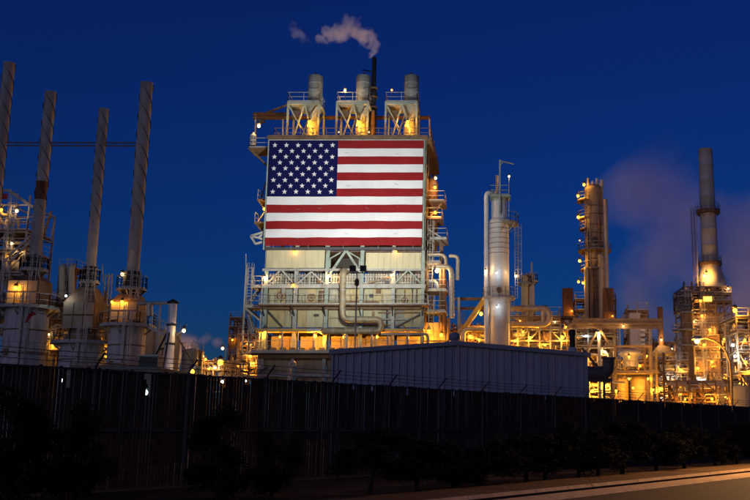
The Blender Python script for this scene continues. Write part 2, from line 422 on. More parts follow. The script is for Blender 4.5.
big = [crown_mesh(1.0, 2.1, 5200, 40 + k, .06).mesh('crown', leafm) for k in range(2)]
for i, (px, t_, k, lab) in enumerate([(12, 2.6, 1.15, 'tall dark bush at the left picture edge in front of the slats'),
                                     (70, 2.8, 1.12, 'wide dark bush with a rounded top, right of the leftmost bush'),
                                     (222, 4.6, 1.0, 'solitary dark bush in front of the fence below the flag building'),
                                     (275, 5.2, .8, 'low dark bush beside the solitary bush, left of the row of trees')]):
    loc = RD(s_at(px, t_), t_, .05); t = thing('fence_bush', lab, 'bush', loc, 'dark bushes before the fence')
    mw = M.Translation(loc) @ M.Rotation(i * 1.3, 4, 'Z') @ M.Diagonal((k, k, k, 1))
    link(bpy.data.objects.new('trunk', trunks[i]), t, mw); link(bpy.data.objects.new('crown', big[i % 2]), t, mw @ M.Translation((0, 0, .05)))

# ------------------------------------------------------------------ ribbed warehouse behind the fence
WL, WR = P(333.5, 349.8, 55.0), P(585.5, 353.2, 57.3)
wz = (WL.z + WR.z) / 2; WL.z = WR.z = 0
wd = (WR - WL).normalized(); wb = V((-wd.y, wd.x, 0)); wlen = (WR - WL).length; wdep = 12.0
RIDGE = PZ(342.2, 56) ; mid_s = wlen * .487
house = thing('warehouse', 'low grey ribbed metal warehouse with a shallow gable behind the fence', 'warehouse', WL + wd * wlen / 2)
def HP(s, b, z): return WL + wd * s + wb * b + V((0, 0, z))
def roof_z(s): return wz + (RIDGE - wz) * (s / mid_s if s < mid_s else (wlen - s) / (wlen - mid_s))
npan = 34
for i in range(npan):
    a, b = wlen * i / npan, wlen * (i + 1) / npan; m = MB(); g = .006
    cuts = [a + g, a + (b - a) * .30, a + (b - a) * .36, a + (b - a) * .64, a + (b - a) * .70, b - g]; off = [0, 0, -.09, -.09, 0, 0]
    q = []
    for c, o in zip(cuts, off): q += [HP(c, o, 0), HP(c, o, roof_z(c) - .12)]
    m.add(q, [(2 * j, 2 * j + 2, 2 * j + 3, 2 * j + 1) for j in range(5)])
    m.add([HP(cuts[0], .05, 0), HP(cuts[0], .05, roof_z(a)), HP(cuts[-1], .05, roof_z(b)), HP(cuts[-1], .05, 0)], [(0, 1, 2, 3)])
    m.build('wall_panel', random.choice((siding, siding, siding2)), house)
m = MB()
for (s, b0, b1) in ((.02, .06, wdep), (wlen - .02, .06, wdep)):
    m.add([HP(s - .02, b0, 0), HP(s + .02, b0, 0), HP(s + .02, b1, 0), HP(s - .02, b1, 0), HP(s - .02, b0, wz - .1), HP(s + .02, b0, wz - .1), HP(s + .02, b1, wz - .1), HP(s - .02, b1, wz - .1)],
          [(3, 2, 1, 0), (4, 5, 6, 7), (0, 1, 5, 4), (1, 2, 6, 5), (2, 3, 7, 6), (3, 0, 4, 7)])
m.build('side_wall', siding, house)
m = MB()
m.add([HP(0, wdep, 0), HP(wlen, wdep, 0), HP(wlen, wdep, wz - .1), HP(mid_s, wdep, RIDGE - .1), HP(0, wdep, wz - .1)], [(0, 1, 2, 3, 4)]); m.build('rear_wall', siding, house)
rf = None
for a, b in ((-.25, mid_s), (mid_s, wlen + .25)):
    za = RIDGE if a == mid_s else wz - .06; zb = RIDGE if b == mid_s else wz - .06
    m = MB(); m.add([HP(a, -.25, za), HP(b, -.25, zb), HP(b, wdep + .2, zb), HP(a, wdep + .2, za), HP(a, -.25, za + .06), HP(b, -.25, zb + .06), HP(b, wdep + .2, zb + .06), HP(a, wdep + .2, za + .06)],
          [(3, 2, 1, 0), (4, 5, 6, 7), (0, 1, 5, 4), (1, 2, 6, 5), (2, 3, 7, 6), (3, 0, 4, 7)])
    rf = m.build('roof', trim, house)
    bar('fascia', trim, rf, HP(a, -.28, za - .1), HP(b, -.28, zb - .06), .05, .24)
for s, zt in ((-.04, wz), (wlen + .04, wz)): bar('corner_trim', trim, house, HP(s, -.03, 0), HP(s, -.03, zt - .22), .14, .14)
# turbine vent on the ridge, black flue on the right slope
vc = HP(mid_s, 2.5, RIDGE + .06)
vent = thing('roof_vent', 'round turbine vent on the ridge of the grey warehouse', 'vent', vc)
m = MB(); m.cyl(vc - V((0, 0, .05)), vc + V((0, 0, .3)), .24, .24, 14); m.build('neck', trim, vent)
m = MB(); m.lathe([(.22, .28), (.34, .38), (.38, .52), (.33, .68), (.2, .78), (.02, .8)], vc, 16); o = m.build('turbine', trim, vent)
for k in range(12):
    a = k * math.pi / 6; d = V((math.cos(a), math.sin(a), 0)); bar('vane', trim, o, vc + d * .34 + V((0, 0, .32)), vc + d * .3 + V((0, 0, .7)), .02, .08)
fs = wlen * .965; fb = HP(fs, 1.2, roof_z(fs))
flue = thing('roof_flue', 'short black flue pipe near the right eave of the warehouse', 'chimney', fb)
m = MB(); m.lathe([(.3, -.05), (.3, .3), (.2, .4)], fb, 14); m.build('flashing', galv, flue)
m = MB(); m.cyl(fb + V((0, 0, .3)), fb + V((0, 0, 1.5)), .17, .17, 14); o = m.build('pipe', blackm, flue)
m = MB(); m.lathe([(.2, 1.15), (.22, 1.2), (.22, 1.42), (.18, 1.5)], fb, 14); m.build('collar', blackm, o)

# ------------------------------------------------------------------ the flag building
YB = 94.0; DB = 13.0
def bx(px, py=300): return PX(px, py, YB)
def bz(py): return PZ(py, YB)
XL, XR = bx(264.5), bx(422.5)
cols = [bx(p) for p in (265, 295, 326, 361, 393, 422.5)]
BT = bz(140.5)
bld = thing('process_building', 'tall open-sided steel process building that carries the giant flag', 'building', ((XL + XR) / 2, YB, 0))
zL = {k: bz(k) for k in (395, 375, 356, 350, 333, 328, 309, 306, 288, 286, 270, 252, 248)}
# columns
for i, x in enumerate(cols):
    m = MB(); z1 = BT
    for dy in (0, .34): m.box((x - .17, YB + dy - .02, 0), (x + .17, YB + dy + .02, z1))
    m.box((x - .02, YB + .02, 0), (x + .02, YB + .32, z1)); m.build('column', green if i in (0, 2, 3, 5) else galv, bld)
    bar('rear_column', brown, bld, (x, YB + DB, 0), (x, YB + DB, z1), .34)
    bar('middle_column', brown, bld, (x, YB + DB / 2, 0), (x, YB + DB / 2, z1), .3)
# floors all the way up, edge beams in front
for py in (356, 328, 307.5, 287, 250, 222, 195, 168):
    z = bz(py); m = MB(); m.box((XL - .1, YB + .45, z - .12), (XR + .1, YB + DB, z)); m.build('floor', brown, bld)
for py, mt, h in ((356, brown, .5), (307.6, brown, .42), (286.7, white, .34), (270, galv, .22), (248.9, dark, .3), (240, dark, .2), (216, brown, .3), (192, brown, .3), (166, brown, .3), (375, galv, .3)):
    z = bz(py); bar('edge_beam', mt, bld, (XL - .3, YB - .12, z), (XR + .3, YB - .12, z), h, .22, up=(0, 1, 0))
def panels(py0, py1, mt, n, dy=.5, gap=.012, bays=range(5), h_split=1, jit=.03):
    z0, z1 = bz(py0), bz(py1)
    for b in bays:
        a, e = cols[b] + .2, cols[b + 1] - .2
        for k in range(n):
            for j in range(h_split):
                d = random.uniform(0, jit); p0 = a + (e - a) * k / n; p1 = a + (e - a) * (k + 1) / n
                q0 = z0 + (z1 - z0) * j / h_split; q1 = z0 + (z1 - z0) * (j + 1) / h_split
                box('wall_panel', random.choice((wallgreen, wallgreen, wallgreen2, wallgrey)) if mt is wallgreen else mt, bld, (p0 + gap, YB + dy + d, q0 + gap), (p1 - gap, YB + dy + .12 + d, q1 - gap))
panels(393, 376.5, wallbrown, 3); panels(374, 357.5, wallbrown, 3, h_split=2)
panels(349, 334, wallbrown, 3, dy=2.4)
panels(327, 309.5, wallgreen, 3); panels(305, 288.2, wallgreen, 3, dy=.55)
panels(285.5, 271, wallbrown, 3, dy=1.7)
panels(268.5, 253, dark_in, 1, dy=3.0)
for py in (140.5, 165, 190, 215): panels(py + 24, py + 2, wallbrown, 2, dy=.6, jit=0)
# upper cream siding, left two bays and right two bays
def siding_run(x0, x1, py0, py1, n):
    z0, z1 = bz(py0), bz(py1)
    for k in range(n):
        a, b = x0 + (x1 - x0) * k / n, x0 + (x1 - x0) * (k + 1) / n
        box('siding_sheet', cream, bld, (a + .006, YB - .18 - .02 * (k % 2), z0), (b - .006, YB - .06 - .02 * (k % 2), z1))
siding_run(bx(266.5, 260), bx(325, 260), 268.3, 250.6, 9); siding_run(bx(366, 260), bx(421.5, 260), 271, 253, 9)
# fins behind the truss storey
z0, z1 = bz(285), bz(272.5); x = XL + .3
while x < XR - .3:
    box('fin', white, bld, (x, YB + .62, z0), (x + .11, YB + .74, z1)); x += .27
bar('fin_rail', white, bld, (XL, YB + .55, bz(276)), (XR, YB + .55, bz(276)), .1)
bar('fin_rail', white, bld, (XL, YB + .55, bz(282)), (XR, YB + .55, bz(282)), .1)
def xbrace(a, b, py0, py1, mt=white, w=.2, dy=-.05):
    """inverted V brace between two columns"""
    mx = (a + b) / 2
    for e in (a, b): bar('brace', mt, bld, (e, YB + dy, bz(py0)), (mx, YB + dy, bz(py1)), w, .14)
xbrace(cols[0], cols[1], 285.5, 269.5); xbrace(cols[1], cols[2], 285.5, 272); xbrace(cols[4], cols[5], 285.5, 270, green)
bar('brace', pipebrown, bld, (cols[3] + .2, YB - .05, bz(285)), (cols[4], YB - .05, bz(276)), .16)
xbrace(bx(328), bx(361), 275, 250, green, .24, .1)
for s in (-1, 1):
    c = bx(344.5, 256); bar('brace', green, bld, (c + s * .45, YB + .3, bz(252)), (c + s * 1.5, YB + .3, bz(258)), .13); bar('brace', green, bld, (c + s * 1.5, YB + .3, bz(258)), (c + s * 1.5, YB + .3, bz(267)), .13)
bar('brace', dark, bld, (cols[0] + .2, YB + .3, bz(310)), (cols[1] - 1.2, YB + .3, bz(327)), .14)
bar('brace', dark, bld, (cols[4] + .3, YB + .1, bz(327)), (cols[5], YB + .1, bz(313)), .14)
rc = random.Random(91)
for k in range(16):
    x = rc.uniform(XL + .3, XR - .3); a, b = rc.choice(((327, 310), (305, 289), (374, 358), (304, 274)))
    rod('conduit', rc.choice((galv, brown, pipebrown, dark)), bld, (x, YB + .38, bz(a)), (x, YB + .38, bz(b)), rc.choice((.035, .05, .07)))
for k in range(9):
    a = rc.uniform(XL, XR - 4); z = bz(rc.choice((313, 317, 324, 291, 302, 361, 371))) + rc.uniform(-.2, .2); L = rc.uniform(2, 5); pipe('service_pipe', rc.choice((pipebrown, galv, pipeins)), bld, [(a, YB + .3, z), (a + L, YB + .3, z), (a + L, YB + .3, z - rc.uniform(.3, 1))], rc.choice((.05, .08, .1)), n=8)
for k in range(14):
    x = rc.uniform(XL + .4, XR - .7); z = bz(rc.choice((323, 316, 297, 293, 283, 283, 368))); w_ = rc.uniform(.2, .5); box('junction_box', rc.choice((dark, brown, galv, pipebrown)), bld, (x, YB + .25, z), (x + w_, YB + .48, z + rc.uniform(.2, .55)))
for x in cols: bar('walkway_bracket', dark, bld, (x, YB - 1.2, bz(306.5) - .1), (x, YB - .05, bz(316)), .1)
# hand wheels and small openings in the panel storey
for px, py, r in ((281, 295, .42), (311, 297, .34), (404, 300, .3)):
    c = V((bx(px, py), YB + .45, bz(py))); m = MB()
    m.tube([c + V((r * math.cos(k * .4488), -.12, r * math.sin(k * .4488))) for k in range(15)], .06, 6, False)
    for k in range(3): m.bar(c + V((r * math.cos(k * 1.047), -.12, r * math.sin(k * 1.047))), c - V((r * math.cos(k * 1.047), .12, r * math.sin(k * 1.047))), .05)
    m.cyl(c, c + V((0, -.35, 0)), .14, .1, 10); m.build('hand_wheel', pipebrown, bld)
for px, py in ((356, 297.5),):
    box('vent_opening', rust, bld, (bx(px, py) - .15, YB + .4, bz(py) - .15), (bx(px, py) + .15, YB + .5, bz(py) + .15))
box('panel_door', brown, bld, (bx(318, 297), YB + .38, bz(303)), (bx(324, 297), YB + .5, bz(290)))
railing('handrail', brown, bld, [(XL - .2, YB - 1.3, bz(306)), (XR + .6, YB - 1.3, bz(306))])
m = MB(); m.box((XL - .3, YB - 1.4, bz(306) - .14), (XR + .7, YB + .45, bz(306))); m.build('walkway', brown, bld)
railing('handrail', white, bld, [(XL - .2, YB - .3, bz(286)), (XR + .2, YB - .3, bz(286))], step=1.2)
railing('handrail', galv, bld, [(XL - .2, YB - 1.32, bz(306) - .01), (XR + .6, YB - 1.32, bz(306) - .01)], step=2.1, t=.035)
# lit balcony storey
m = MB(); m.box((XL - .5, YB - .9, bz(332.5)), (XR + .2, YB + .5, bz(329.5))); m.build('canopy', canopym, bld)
box('canopy_sign_board', white, bld, (bx(309.5), YB - .97, bz(332.4)), (bx(328), YB - .91, bz(329.7)))
m = MB(); m.box((XL - .9, YB - .9, bz(353.8)), (XR + .2, YB + 2.3, bz(352))); bal = m.build('balcony_floor', white, bld)
railing('handrail', white, bal, [(XL - .85, YB - .85, bz(352)), (XR + .15, YB - .85, bz(352))], step=1.6)
for k in range(11):
    x = XL + .8 + k * .98; box('pump_motor', dark, bal, (x, YB - .2, bz(352)), (x + .55, YB + .4, bz(352) + .42))
for k in range(10):
    x = XL + .6 + k * 1.55
    bar('balcony_post', galv, bld, (x, YB - .8, bz(352)), (x, YB - .8, bz(332.5)), .1)
for k in range(6):
    x = XL + 1.3 + k * 2.6; box('door', pipebrown, bld, (x, YB + 2.25, bz(351.5)), (x + .9, YB + 2.36, bz(336)))
for px, py, s, r in ((265, 331.6, 420, .28), (315, 336.2, 520, .28), (280, 337, 200, .16), (344, 337, 240, .2), (377, 337, 200, .2), (408, 338, 160, .16)):
    lamp(bld, px, py, YB - .35, SOD, s, r, arm=P(px, 331.5, YB + .2))
# lamps of the upper storeys
for px, py, dy, s, r, c in ((264.3, 277.5, -.4, 150, .17, SODW), (293.5, 285, -.3, 120, .15, SOD), (328.5, 276, -.2, 190, .19, SODW), (391.5, 275.5, -.2, 190, .19, SODW), (294.5, 251.5, -.4, 60, .1, SOD), (396.5, 251.5, -.4, 60, .1, SOD)):
    lamp(bld, px, py, YB + dy, c, s, r)
# white goose-neck pipe and insulated S pipe in front
gp = P(289.5, 366, YB - 2.2)
gooseneck = thing('gooseneck_vent', 'white gooseneck vent pipe below the lit balcony of the flag building', 'pipe', (gp.x, gp.y, 0))
pipe('pipe', white, gooseneck, [(gp.x, gp.y, 0), (gp.x, gp.y, PZ(362.5, gp.y)), (gp.x + .5, gp.y, PZ(362.5, gp.y)), (gp.x + .5, gp.y, PZ(366, gp.y))], .16, .25)
m = MB(); m.cyl((gp.x, gp.y, PZ(374, gp.y)), (gp.x, gp.y, PZ(373, gp.y)), .26, .26, 12); m.build('flange', white, gooseneck)
SY = YB - 1.9
def sp(px, py): return P(px, py, SY)
spipe = thing('insulated_return_pipe', 'thick insulated pipe making an S bend across the flag building front', 'pipe', (PX(343, 320, SY), SY, 0))
top = sp(343, 269.5)
pts = [top + V((0, 1.8, 0)), top, sp(342.5, 319.5), sp(381, 319.5), sp(381, 331), sp(322, 331), sp(322, 331) + V((0, 1.7, 0))]
pipe('pipe', spipem, spipe, pts, .31, .75, 14)
for px, py in ((343, 280), (343, 290), (343, 300), (343, 310)):
    c = sp(px, py); rod('jacket_band', galv, spipe, c - V((0, 0, .04)), c + V((0, 0, .04)), .33)
for px, py in ((352, 319.5), (360, 319.5), (368, 319.5), (334, 331), (346, 331), (358, 331), (370, 331)):
    c = sp(px, py); rod('jacket_band', galv, spipe, c - V((.04, 0, 0)), c + V((.04, 0, 0)), .33)
for px in (347, 372): c = sp(px, 335); bar('pipe_support', galv, spipe, (c.x, SY, 0), (c.x, SY, sp(px, 331).z - .36), .16)
hp = thing('balcony_pipe', 'pale horizontal pipe along the right half of the flag building', 'pipe', (PX(400, 334, SY), SY, 0))
pipe('pipe', pipeins, hp, [P(381, 334.2, SY - .6), P(428, 334.2, SY - .6), P(428, 334.2, SY - .6) - V((0, 0, 3))], .14, .4)
for px in (388, 408): c = P(px, 334, SY - .6); bar('pipe_support', galv, hp, (c.x, SY - .6, 0), (c.x, SY - .6, c.z - .1), .12)
# ------------------------------------------------------------------ roof of the flag building
m = MB(); m.box((XL - .1, YB - .25, BT - .1), (XR + .7, YB + DB, BT + .28)); m.build('roof_deck', brown, bld)
bar('roof_edge_beam', brown, bld, (bx(268.5, 140), YB - .42, bz(138.6)), (bx(428, 140), YB - .42, bz(138.6)), .42, .3, up=(0, 1, 0))
railing('handrail', brown, bld, [(XL + .2, YB - .1, BT + .28), (XR + .6, YB - .1, BT + .28), (XR + .6, YB + DB - .2, BT + .28), (XL + .2, YB + DB - .2, BT + .28), (XL + .2, YB - .1, BT + .28)], step=1.4)
YH = YB + 2.5
def hx(px, py=120): return PX(px, py, YH)
def hz(py): return PZ(py, YH)
wh = ['left of the three on the roof', 'middle of the three on the roof', 'right of the three on the roof']
for k, cx in enumerate((303, 352, 401)):
    x0, x1 = hx(cx - 15.5), hx(cx + 15.5); y0, y1 = YH, YH + 3.0; zb, zt = BT + .28, hz(103.5)
    h = thing('catalyst_hopper', f'grey drum hopper in a pale truss frame, {wh[k]}', 'hopper', ((x0 + x1) / 2, (y0 + y1) / 2, zb), 'hoppers on the roof')
    for x in (x0, x1):
        for y in (y0, y1): bar('leg', green, h, (x, y, zb), (x, y, zt), .2)
    m_ = (x0 + x1) / 2
    for y in (y0, y1):
        bar('beam', green, h, (x0, y, zt), (x1, y, zt), .26)
        for e, f in ((x0, m_ - .25), (x1, m_ + .45)): 
            bar('brace', green, h, (m_ + .1 if f < m_ else m_ + .1, y - .02, zt - .1), (e + (.5 if e == x0 else -.3), y - .02, zb + .1), .14)
        bar('brace', green, h, (x0, y + .03, zt - .1), (m_ - .2, y + .03, (zt + zb) / 2 - .4), .12); bar('brace', green, h, (x1, y + .03, zt - .1), (m_ + .5, y + .03, (zt + zb) / 2 - .2), .12)
    for x in (x0, x1): bar('beam', green, h, (x, y0, zt), (x, y1, zt), .26)
    dk = deck(h, galv, galv, (x0 - .1, y0 - .1, zt + .22), (x1 + .1, y1 + .1), 'flrb')
    dx, dy = hx(cx + 9, 90), YH + 1.7; r = .82; zd = hz(70.5)
    m = MB(); m.lathe([(.02, zd + .14), (r * .6, zd + .1), (r, zd - .05), (r, zt + .22), (r, zt - .1), (.38, zt - 1.25), (.38, zt - 1.6)], (dx, dy, 0), 22); dr = m.build('drum', wallgrey, h)
    m = MB(); m.lathe([(.5, zt - 1.5), (.62, zt - 1.55), (.62, zb + .02)], (dx - .15, dy, 0), 18); m.build('discharge_bin', cream, h)
    for q in (.25, .5, .75): rod('band', galv, dr, (dx, dy, zt + (zd - zt) * q - .04), (dx, dy, zt + (zd - zt) * q + .04), r + .015)
    m = MB(); m.cyl((dx, dy, zd), (dx, dy, zd + .4), .12, .12, 8); m.build('vent_stub', dark, dr)
    m = MB(); m.box((x0 + .3, y0 + .5, zt - 1.3), (x0 + 1.2, y0 + 1.5, zt - .6)); m.build('blower', dark, h)
    m = MB(); m.box((x0 - .6, y0 - 1.6, zb), (x0 + .6, y0 - .6, zb + .55)); m.build('control_cabinet', dark if k == 0 else brown, h)
    lamp(h, cx + 6.5, 122.5, YH - .25, SOD, 700, .21)
bld_lamp = lambda *a, **k: lamp(bld, *a, **k)
lamp(bld, 345, 90.5, YH - .3, SODW, 120, .2, arm=P(345, 101, YH - .3)); lamp(bld, 391.8, 90, YH + .3, SOD, 14, .14, arm=P(391.8, 101, YH + .3))
lamp(bld, 339, 132.3, YB, SODW, 60, .11); lamp(bld, 369, 132.3, YB, SODW, 60, .11); lamp(bld, 258.8, 126, YB + 1, SODW, 170, .25, arm=P(255.3, 121, YB + 1))
# black roof stack
bsx, bsy = PX(373.5, 90, YB + 5), YB + 5
bs = thing('black_roof_stack', 'slim black flare stack on the roof with steam drifting from it', 'chimney', (bsx, bsy, BT + .28))
m = MB(); m.lathe([(.44, BT + .28), (.44, PZ(109, bsy)), (.3, PZ(108, bsy)), (.3, PZ(102, bsy)), (.42, PZ(97, bsy)), (.42, PZ(92, bsy)), (.26, PZ(90, bsy)), (.24, PZ(57.5, bsy)), (.18, PZ(57.5, bsy)), (.18, PZ(62, bsy))], (bsx, bsy, 0), 16); m.build('shaft', blackm, bs)
for py in (89, 98, 108): rod('flange', brown, bs, (bsx, bsy, PZ(py, bsy)), (bsx, bsy, PZ(py, bsy) + .12), .5)
bar('stay', blackm, bs, (bsx, bsy, PZ(72, bsy)), (PX(363, 72, bsy), bsy - .6, PZ(72, bsy)), .1)
pipe('side_pipe', brown, bs, [(bsx + .1, bsy - .5, PZ(112, bsy)), (bsx + .1, bsy - .5, BT + .28)], .2)
# hoist monorail running across the roof
YM = YB + 5.8
mono = thing('monorail_hoist', 'rusty brown monorail beam over the roof, sticking out left of the flag', 'crane', (PX(255, 143, YM), YM, PZ(143, YM)))
for a, b in (((253, 115.5), (289, 115.5)), ((253, 119), (430, 120.5))):
    A, B = P(*a, YM), P(*b, YM); B.z = A.z; m = MB(); m.bar(A, B, .3, .05); m.bar(A + V((0, 0, .3)), B + V((0, 0, .3)), .3, .05); m.bar(A + V((0, 0, .15)), B + V((0, 0, .15)), .04, .3); m.build('beam', brown, mono)
bar('strut', brown, mono, P(266, 113, YM), P(288, 104.5, YM), .2)
bar('post', galv, mono, P(255.5, 144.5, YM), P(255.5, 114, YM), .14); bar('post', galv, mono, P(430, 140, YM), P(430, 119, YM), .14); bar('post', galv, mono, P(283, 137, YM), P(283, 119, YM), .16)
box('trolley', dark, mono, P(262, 122, YM) - V((.3, .2, .1)), P(262, 122, YM) + V((.3, .2, .4)))
# ------------------------------------------------------------------ the flag
FX0, FX1 = bx(270.3, 190), bx(424.0, 190); FZ1, FZ0 = bz(142.0), bz(246.6)
FX0 = bx(270.9, 142); FX1 = bx(423.9, 142)
FW, FH = FX1 - FX0, FZ1 - FZ0
def fy(u, v):
    """depth of the cloth: shallow folds, slack towards the bottom"""
    s = .035 + .11 * (1 - v) ** 3
    return YB - .52 + s * (math.sin(u * 31 + v * 9) * .5 + math.sin(u * 13 - v * 22 + 1.3) * .5) + .05 * math.sin(u * 5.2 + .6) * (1 - v)
def cloth(name, mt, parent, u0, u1, v0, v1, off, nu, nv):
    m = MB(); q = []
    for j in range(nv + 1):
        for i in range(nu + 1):
            u = u0 + (u1 - u0) * i / nu; v = v0 + (v1 - v0) * j / nv
            q.append((FX0 + u * FW, fy(u, v) + off, FZ0 + v * FH))
    m.add(q, [(j * (nu + 1) + i, j * (nu + 1) + i + 1, (j + 1) * (nu + 1) + i + 1, (j + 1) * (nu + 1) + i) for j in range(nv) for i in range(nu)], True)
    return m.build(name, mt, parent)
fred = mat('red_flag_cloth', (.25, .016, .02), .8, 0, .1, .5, (.42, .09, .08), .0); fwhite = mat('white_flag_cloth', (.74, .76, .8), .8, 0, .08, .5)
fblue = mat('navy_flag_cloth', (.006, .008, .07), .8, 0, .12, .6)
for m_ in (fred, fwhite, fblue): m_.node_tree.nodes['Principled BSDF'].inputs['Specular IOR Level'].default_value = .1
flag = thing('american_flag', 'giant stars-and-stripes banner hung on the front of the building', 'flag', ((FX0 + FX1) / 2, YB - .5, FZ0))
for k in range(13):
    v1 = 1 - k / 13; v0 = 1 - (k + 1) / 13
    cloth('stripe', fred if k % 2 == 0 else fwhite, flag, .446 if k < 7 else 0, 1, v0, v1, 0, 60 if k < 7 else 110, 4)
can = cloth('canton', fblue, flag, 0, .446, 6 / 13, 1, -.004, 60, 24)
for row in range(9):
    n = 6 if row % 2 == 0 else 5
    for c in range(n):
        u = .446 * ((c + .5) / 6 if n == 6 else (c + 1) / 6) ; u = .446 * (.08 + (u / .446 - 1 / 12) * .84 / (10 / 12)) 
        v = 1 - (7 / 13) * (.085 + row * .83 / 8)
        m = MB(); R0 = .0262 * FH; q = []
        for i in range(10):
            a = math.pi / 2 + i * math.pi / 5; rr = R0 if i % 2 == 0 else R0 * .4
            uu = u + rr * math.cos(a) / FW; vv = v + rr * math.sin(a) / FH
            q.append((FX0 + uu * FW, fy(uu, vv) - .016, FZ0 + vv * FH))
        q.append((FX0 + u * FW, fy(u, v) - .016, FZ0 + v * FH))
        m.add(q, [(10, i, (i + 1) % 10) for i in range(10)]); m.build('star', fwhite, can)
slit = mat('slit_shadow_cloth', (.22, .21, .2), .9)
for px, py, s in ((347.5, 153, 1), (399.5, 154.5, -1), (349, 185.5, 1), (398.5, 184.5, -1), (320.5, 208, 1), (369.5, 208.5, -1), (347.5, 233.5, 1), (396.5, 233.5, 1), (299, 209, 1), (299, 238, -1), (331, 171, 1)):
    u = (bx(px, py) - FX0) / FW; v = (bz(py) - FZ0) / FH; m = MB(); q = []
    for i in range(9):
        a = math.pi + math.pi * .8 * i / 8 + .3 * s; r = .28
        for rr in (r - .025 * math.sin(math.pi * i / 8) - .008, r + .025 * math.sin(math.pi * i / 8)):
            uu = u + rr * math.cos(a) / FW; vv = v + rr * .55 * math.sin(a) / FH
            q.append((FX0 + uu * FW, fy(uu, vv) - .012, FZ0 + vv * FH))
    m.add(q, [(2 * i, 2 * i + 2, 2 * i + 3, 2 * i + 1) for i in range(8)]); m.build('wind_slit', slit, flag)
bar('hanging_pole', galv, flag, (FX0 - .1, YB - .55, FZ1 + .06), (FX1 + .1, YB - .55, FZ1 + .06), .1)
for x in (FX0 - .1, FX1 + .12): bar('side_batten', green, flag, (x, YB - .45, FZ0 - .4), (x, YB - .45, FZ1 + .1), .12)
for k in range(9):
    x = FX0 + FW * (k + .5) / 9; rod('lashing', galv, flag, (x, YB - .5, FZ0 - .28), (x, YB - .5, FZ0 + .02), .02)
# ------------------------------------------------------------------ left side platforms and stair tower
def lx(px, py, dy=0): return PX(px, py, YB + dy)
sid = thing('side_landing', 'brown bracketed landing with railing at the top left of the flag', 'platform', (lx(258, 148), YB + 2, bz(148)))
deck(sid, brown, galv, (lx(247.5, 148), YB + .3, bz(146.5)), (XL - .25, YB + 3), 'fl')
for y in (YB + .5, YB + 2.8): bar('bracket', brown, sid, (lx(250, 150), y, bz(148.5)), (XL - .2, y, bz(167)), .16)
m = MB()
for k in range(3): m.lathe([(.3, bz(143) + k * .5), (.36, bz(143) + k * .5 + .1), (.3, bz(143) + k * .5 + .2), (.12, bz(143) + k * .5 + .3), (.12, bz(143) + k * .5 + .5)], (lx(250, 145), YB + 1, 0), 10)
m.build('vent_cap', galv, sid)
for i, (px, py, lab) in enumerate(((256, 198, 'upper of two small brown landings left of the flag'), (253, 221, 'lower of two small brown landings left of the flag'))):
    t = thing('side_landing', lab, 'platform', (lx(px, py), YB + 2, bz(py)))
    deck(t, brown, galv, (lx(px, py), YB + .4, bz(py)), (XL - .25, YB + 3), 'l'); 
    for y in (YB + .6, YB + 2.8): bar('bracket', brown, t, (lx(px + 1, py), y, bz(py + 1)), (XL - .2, y, bz(py + 15)), .14)
    if i == 0: lamp(t, 264.2, 209, YB + .1, SOD, 170, .2); bar('ladder_rail', brown, t, (lx(258, 197), YB + 1, bz(198)), (lx(263, 180), YB + 1.5, bz(176)), .12)
    else: bar('stair_stringer', galv, t, (lx(255, 220), YB + 1, bz(220)), (lx(265, 212), YB + 1.3, bz(203)), .12)
dav = thing('davit_bracket', 'pale triangular davit bracket below the lower left landing', 'bracket', (lx(262, 238), YB + .2, bz(240)))
A_, B_, C_ = P(250.8, 236, YB), P(268, 240.5, YB), P(267.5, 231, YB)
for a, b in ((A_, B_), (A_, C_), (P(258, 238, YB), C_), (A_, P(255.5, 244, YB)), (P(255.5, 244, YB), B_)): bar('strut', white, dav, a, b, .2)
st = thing('stair_tower', 'pale caged stair and ladder tower on the left flank of the flag building', 'stairs', (lx(254, 330), YB + 1.5, 0))
sx0, sx1 = lx(244, 305), lx(261, 305)
for x in (sx0, sx1):
    for y in (YB + .2, YB + 2.6): bar('post', white, st, (x, y, bz(352) if x == sx0 else 0), (x, y, bz(285) if x == sx1 else bz(265)), .16)
for py, a, b in ((286, 250, 264), (306, 243, 263), (352, 245, 264)):
    deck(st, white, white, (lx(a, py), YB + .1, bz(py)), (XL - .35, YB + 2.7), 'flb')
bar('antenna', galv, st, P(246, 268, YB + .3), P(246, 254, YB + .3), .07)
ladder(st, galv, lx(249, 290), YB + .15, bz(306), bz(268))
for y in (YB + .3, YB + 2.5): bar('bracket', white, st, (sx0 + .1, y, bz(308)), (XL - .2, y, bz(322)), .16)
for k, (a, b) in enumerate((((247, 306), (261, 287)), ((261, 351), (247, 308)))):
    A, B = P(*a, YB + 1.4), P(*b, YB + 1.4)
    for s in (-.4, .4): bar('stair_stringer', white, st, A + V((0, s, 0)), B + V((0, s, 0)), .08, .25)
    n = int(abs(A.z - B.z) / .22)
    for i in range(1, n): q = A.lerp(B, i / n); box('stair_tread', galv, st, q - V((.14, .36, .02)), q + V((.14, .36, .02)))
for px in (248, 251.5, 256): bar('pipe_riser', galv, st, P(px, 352, YB + 2.3), P(px, 306, YB + 2.3), .09)
bar('brace', dark, st, P(258, 373.5, YB - .6), P(268, 367, YB - .6), .16)
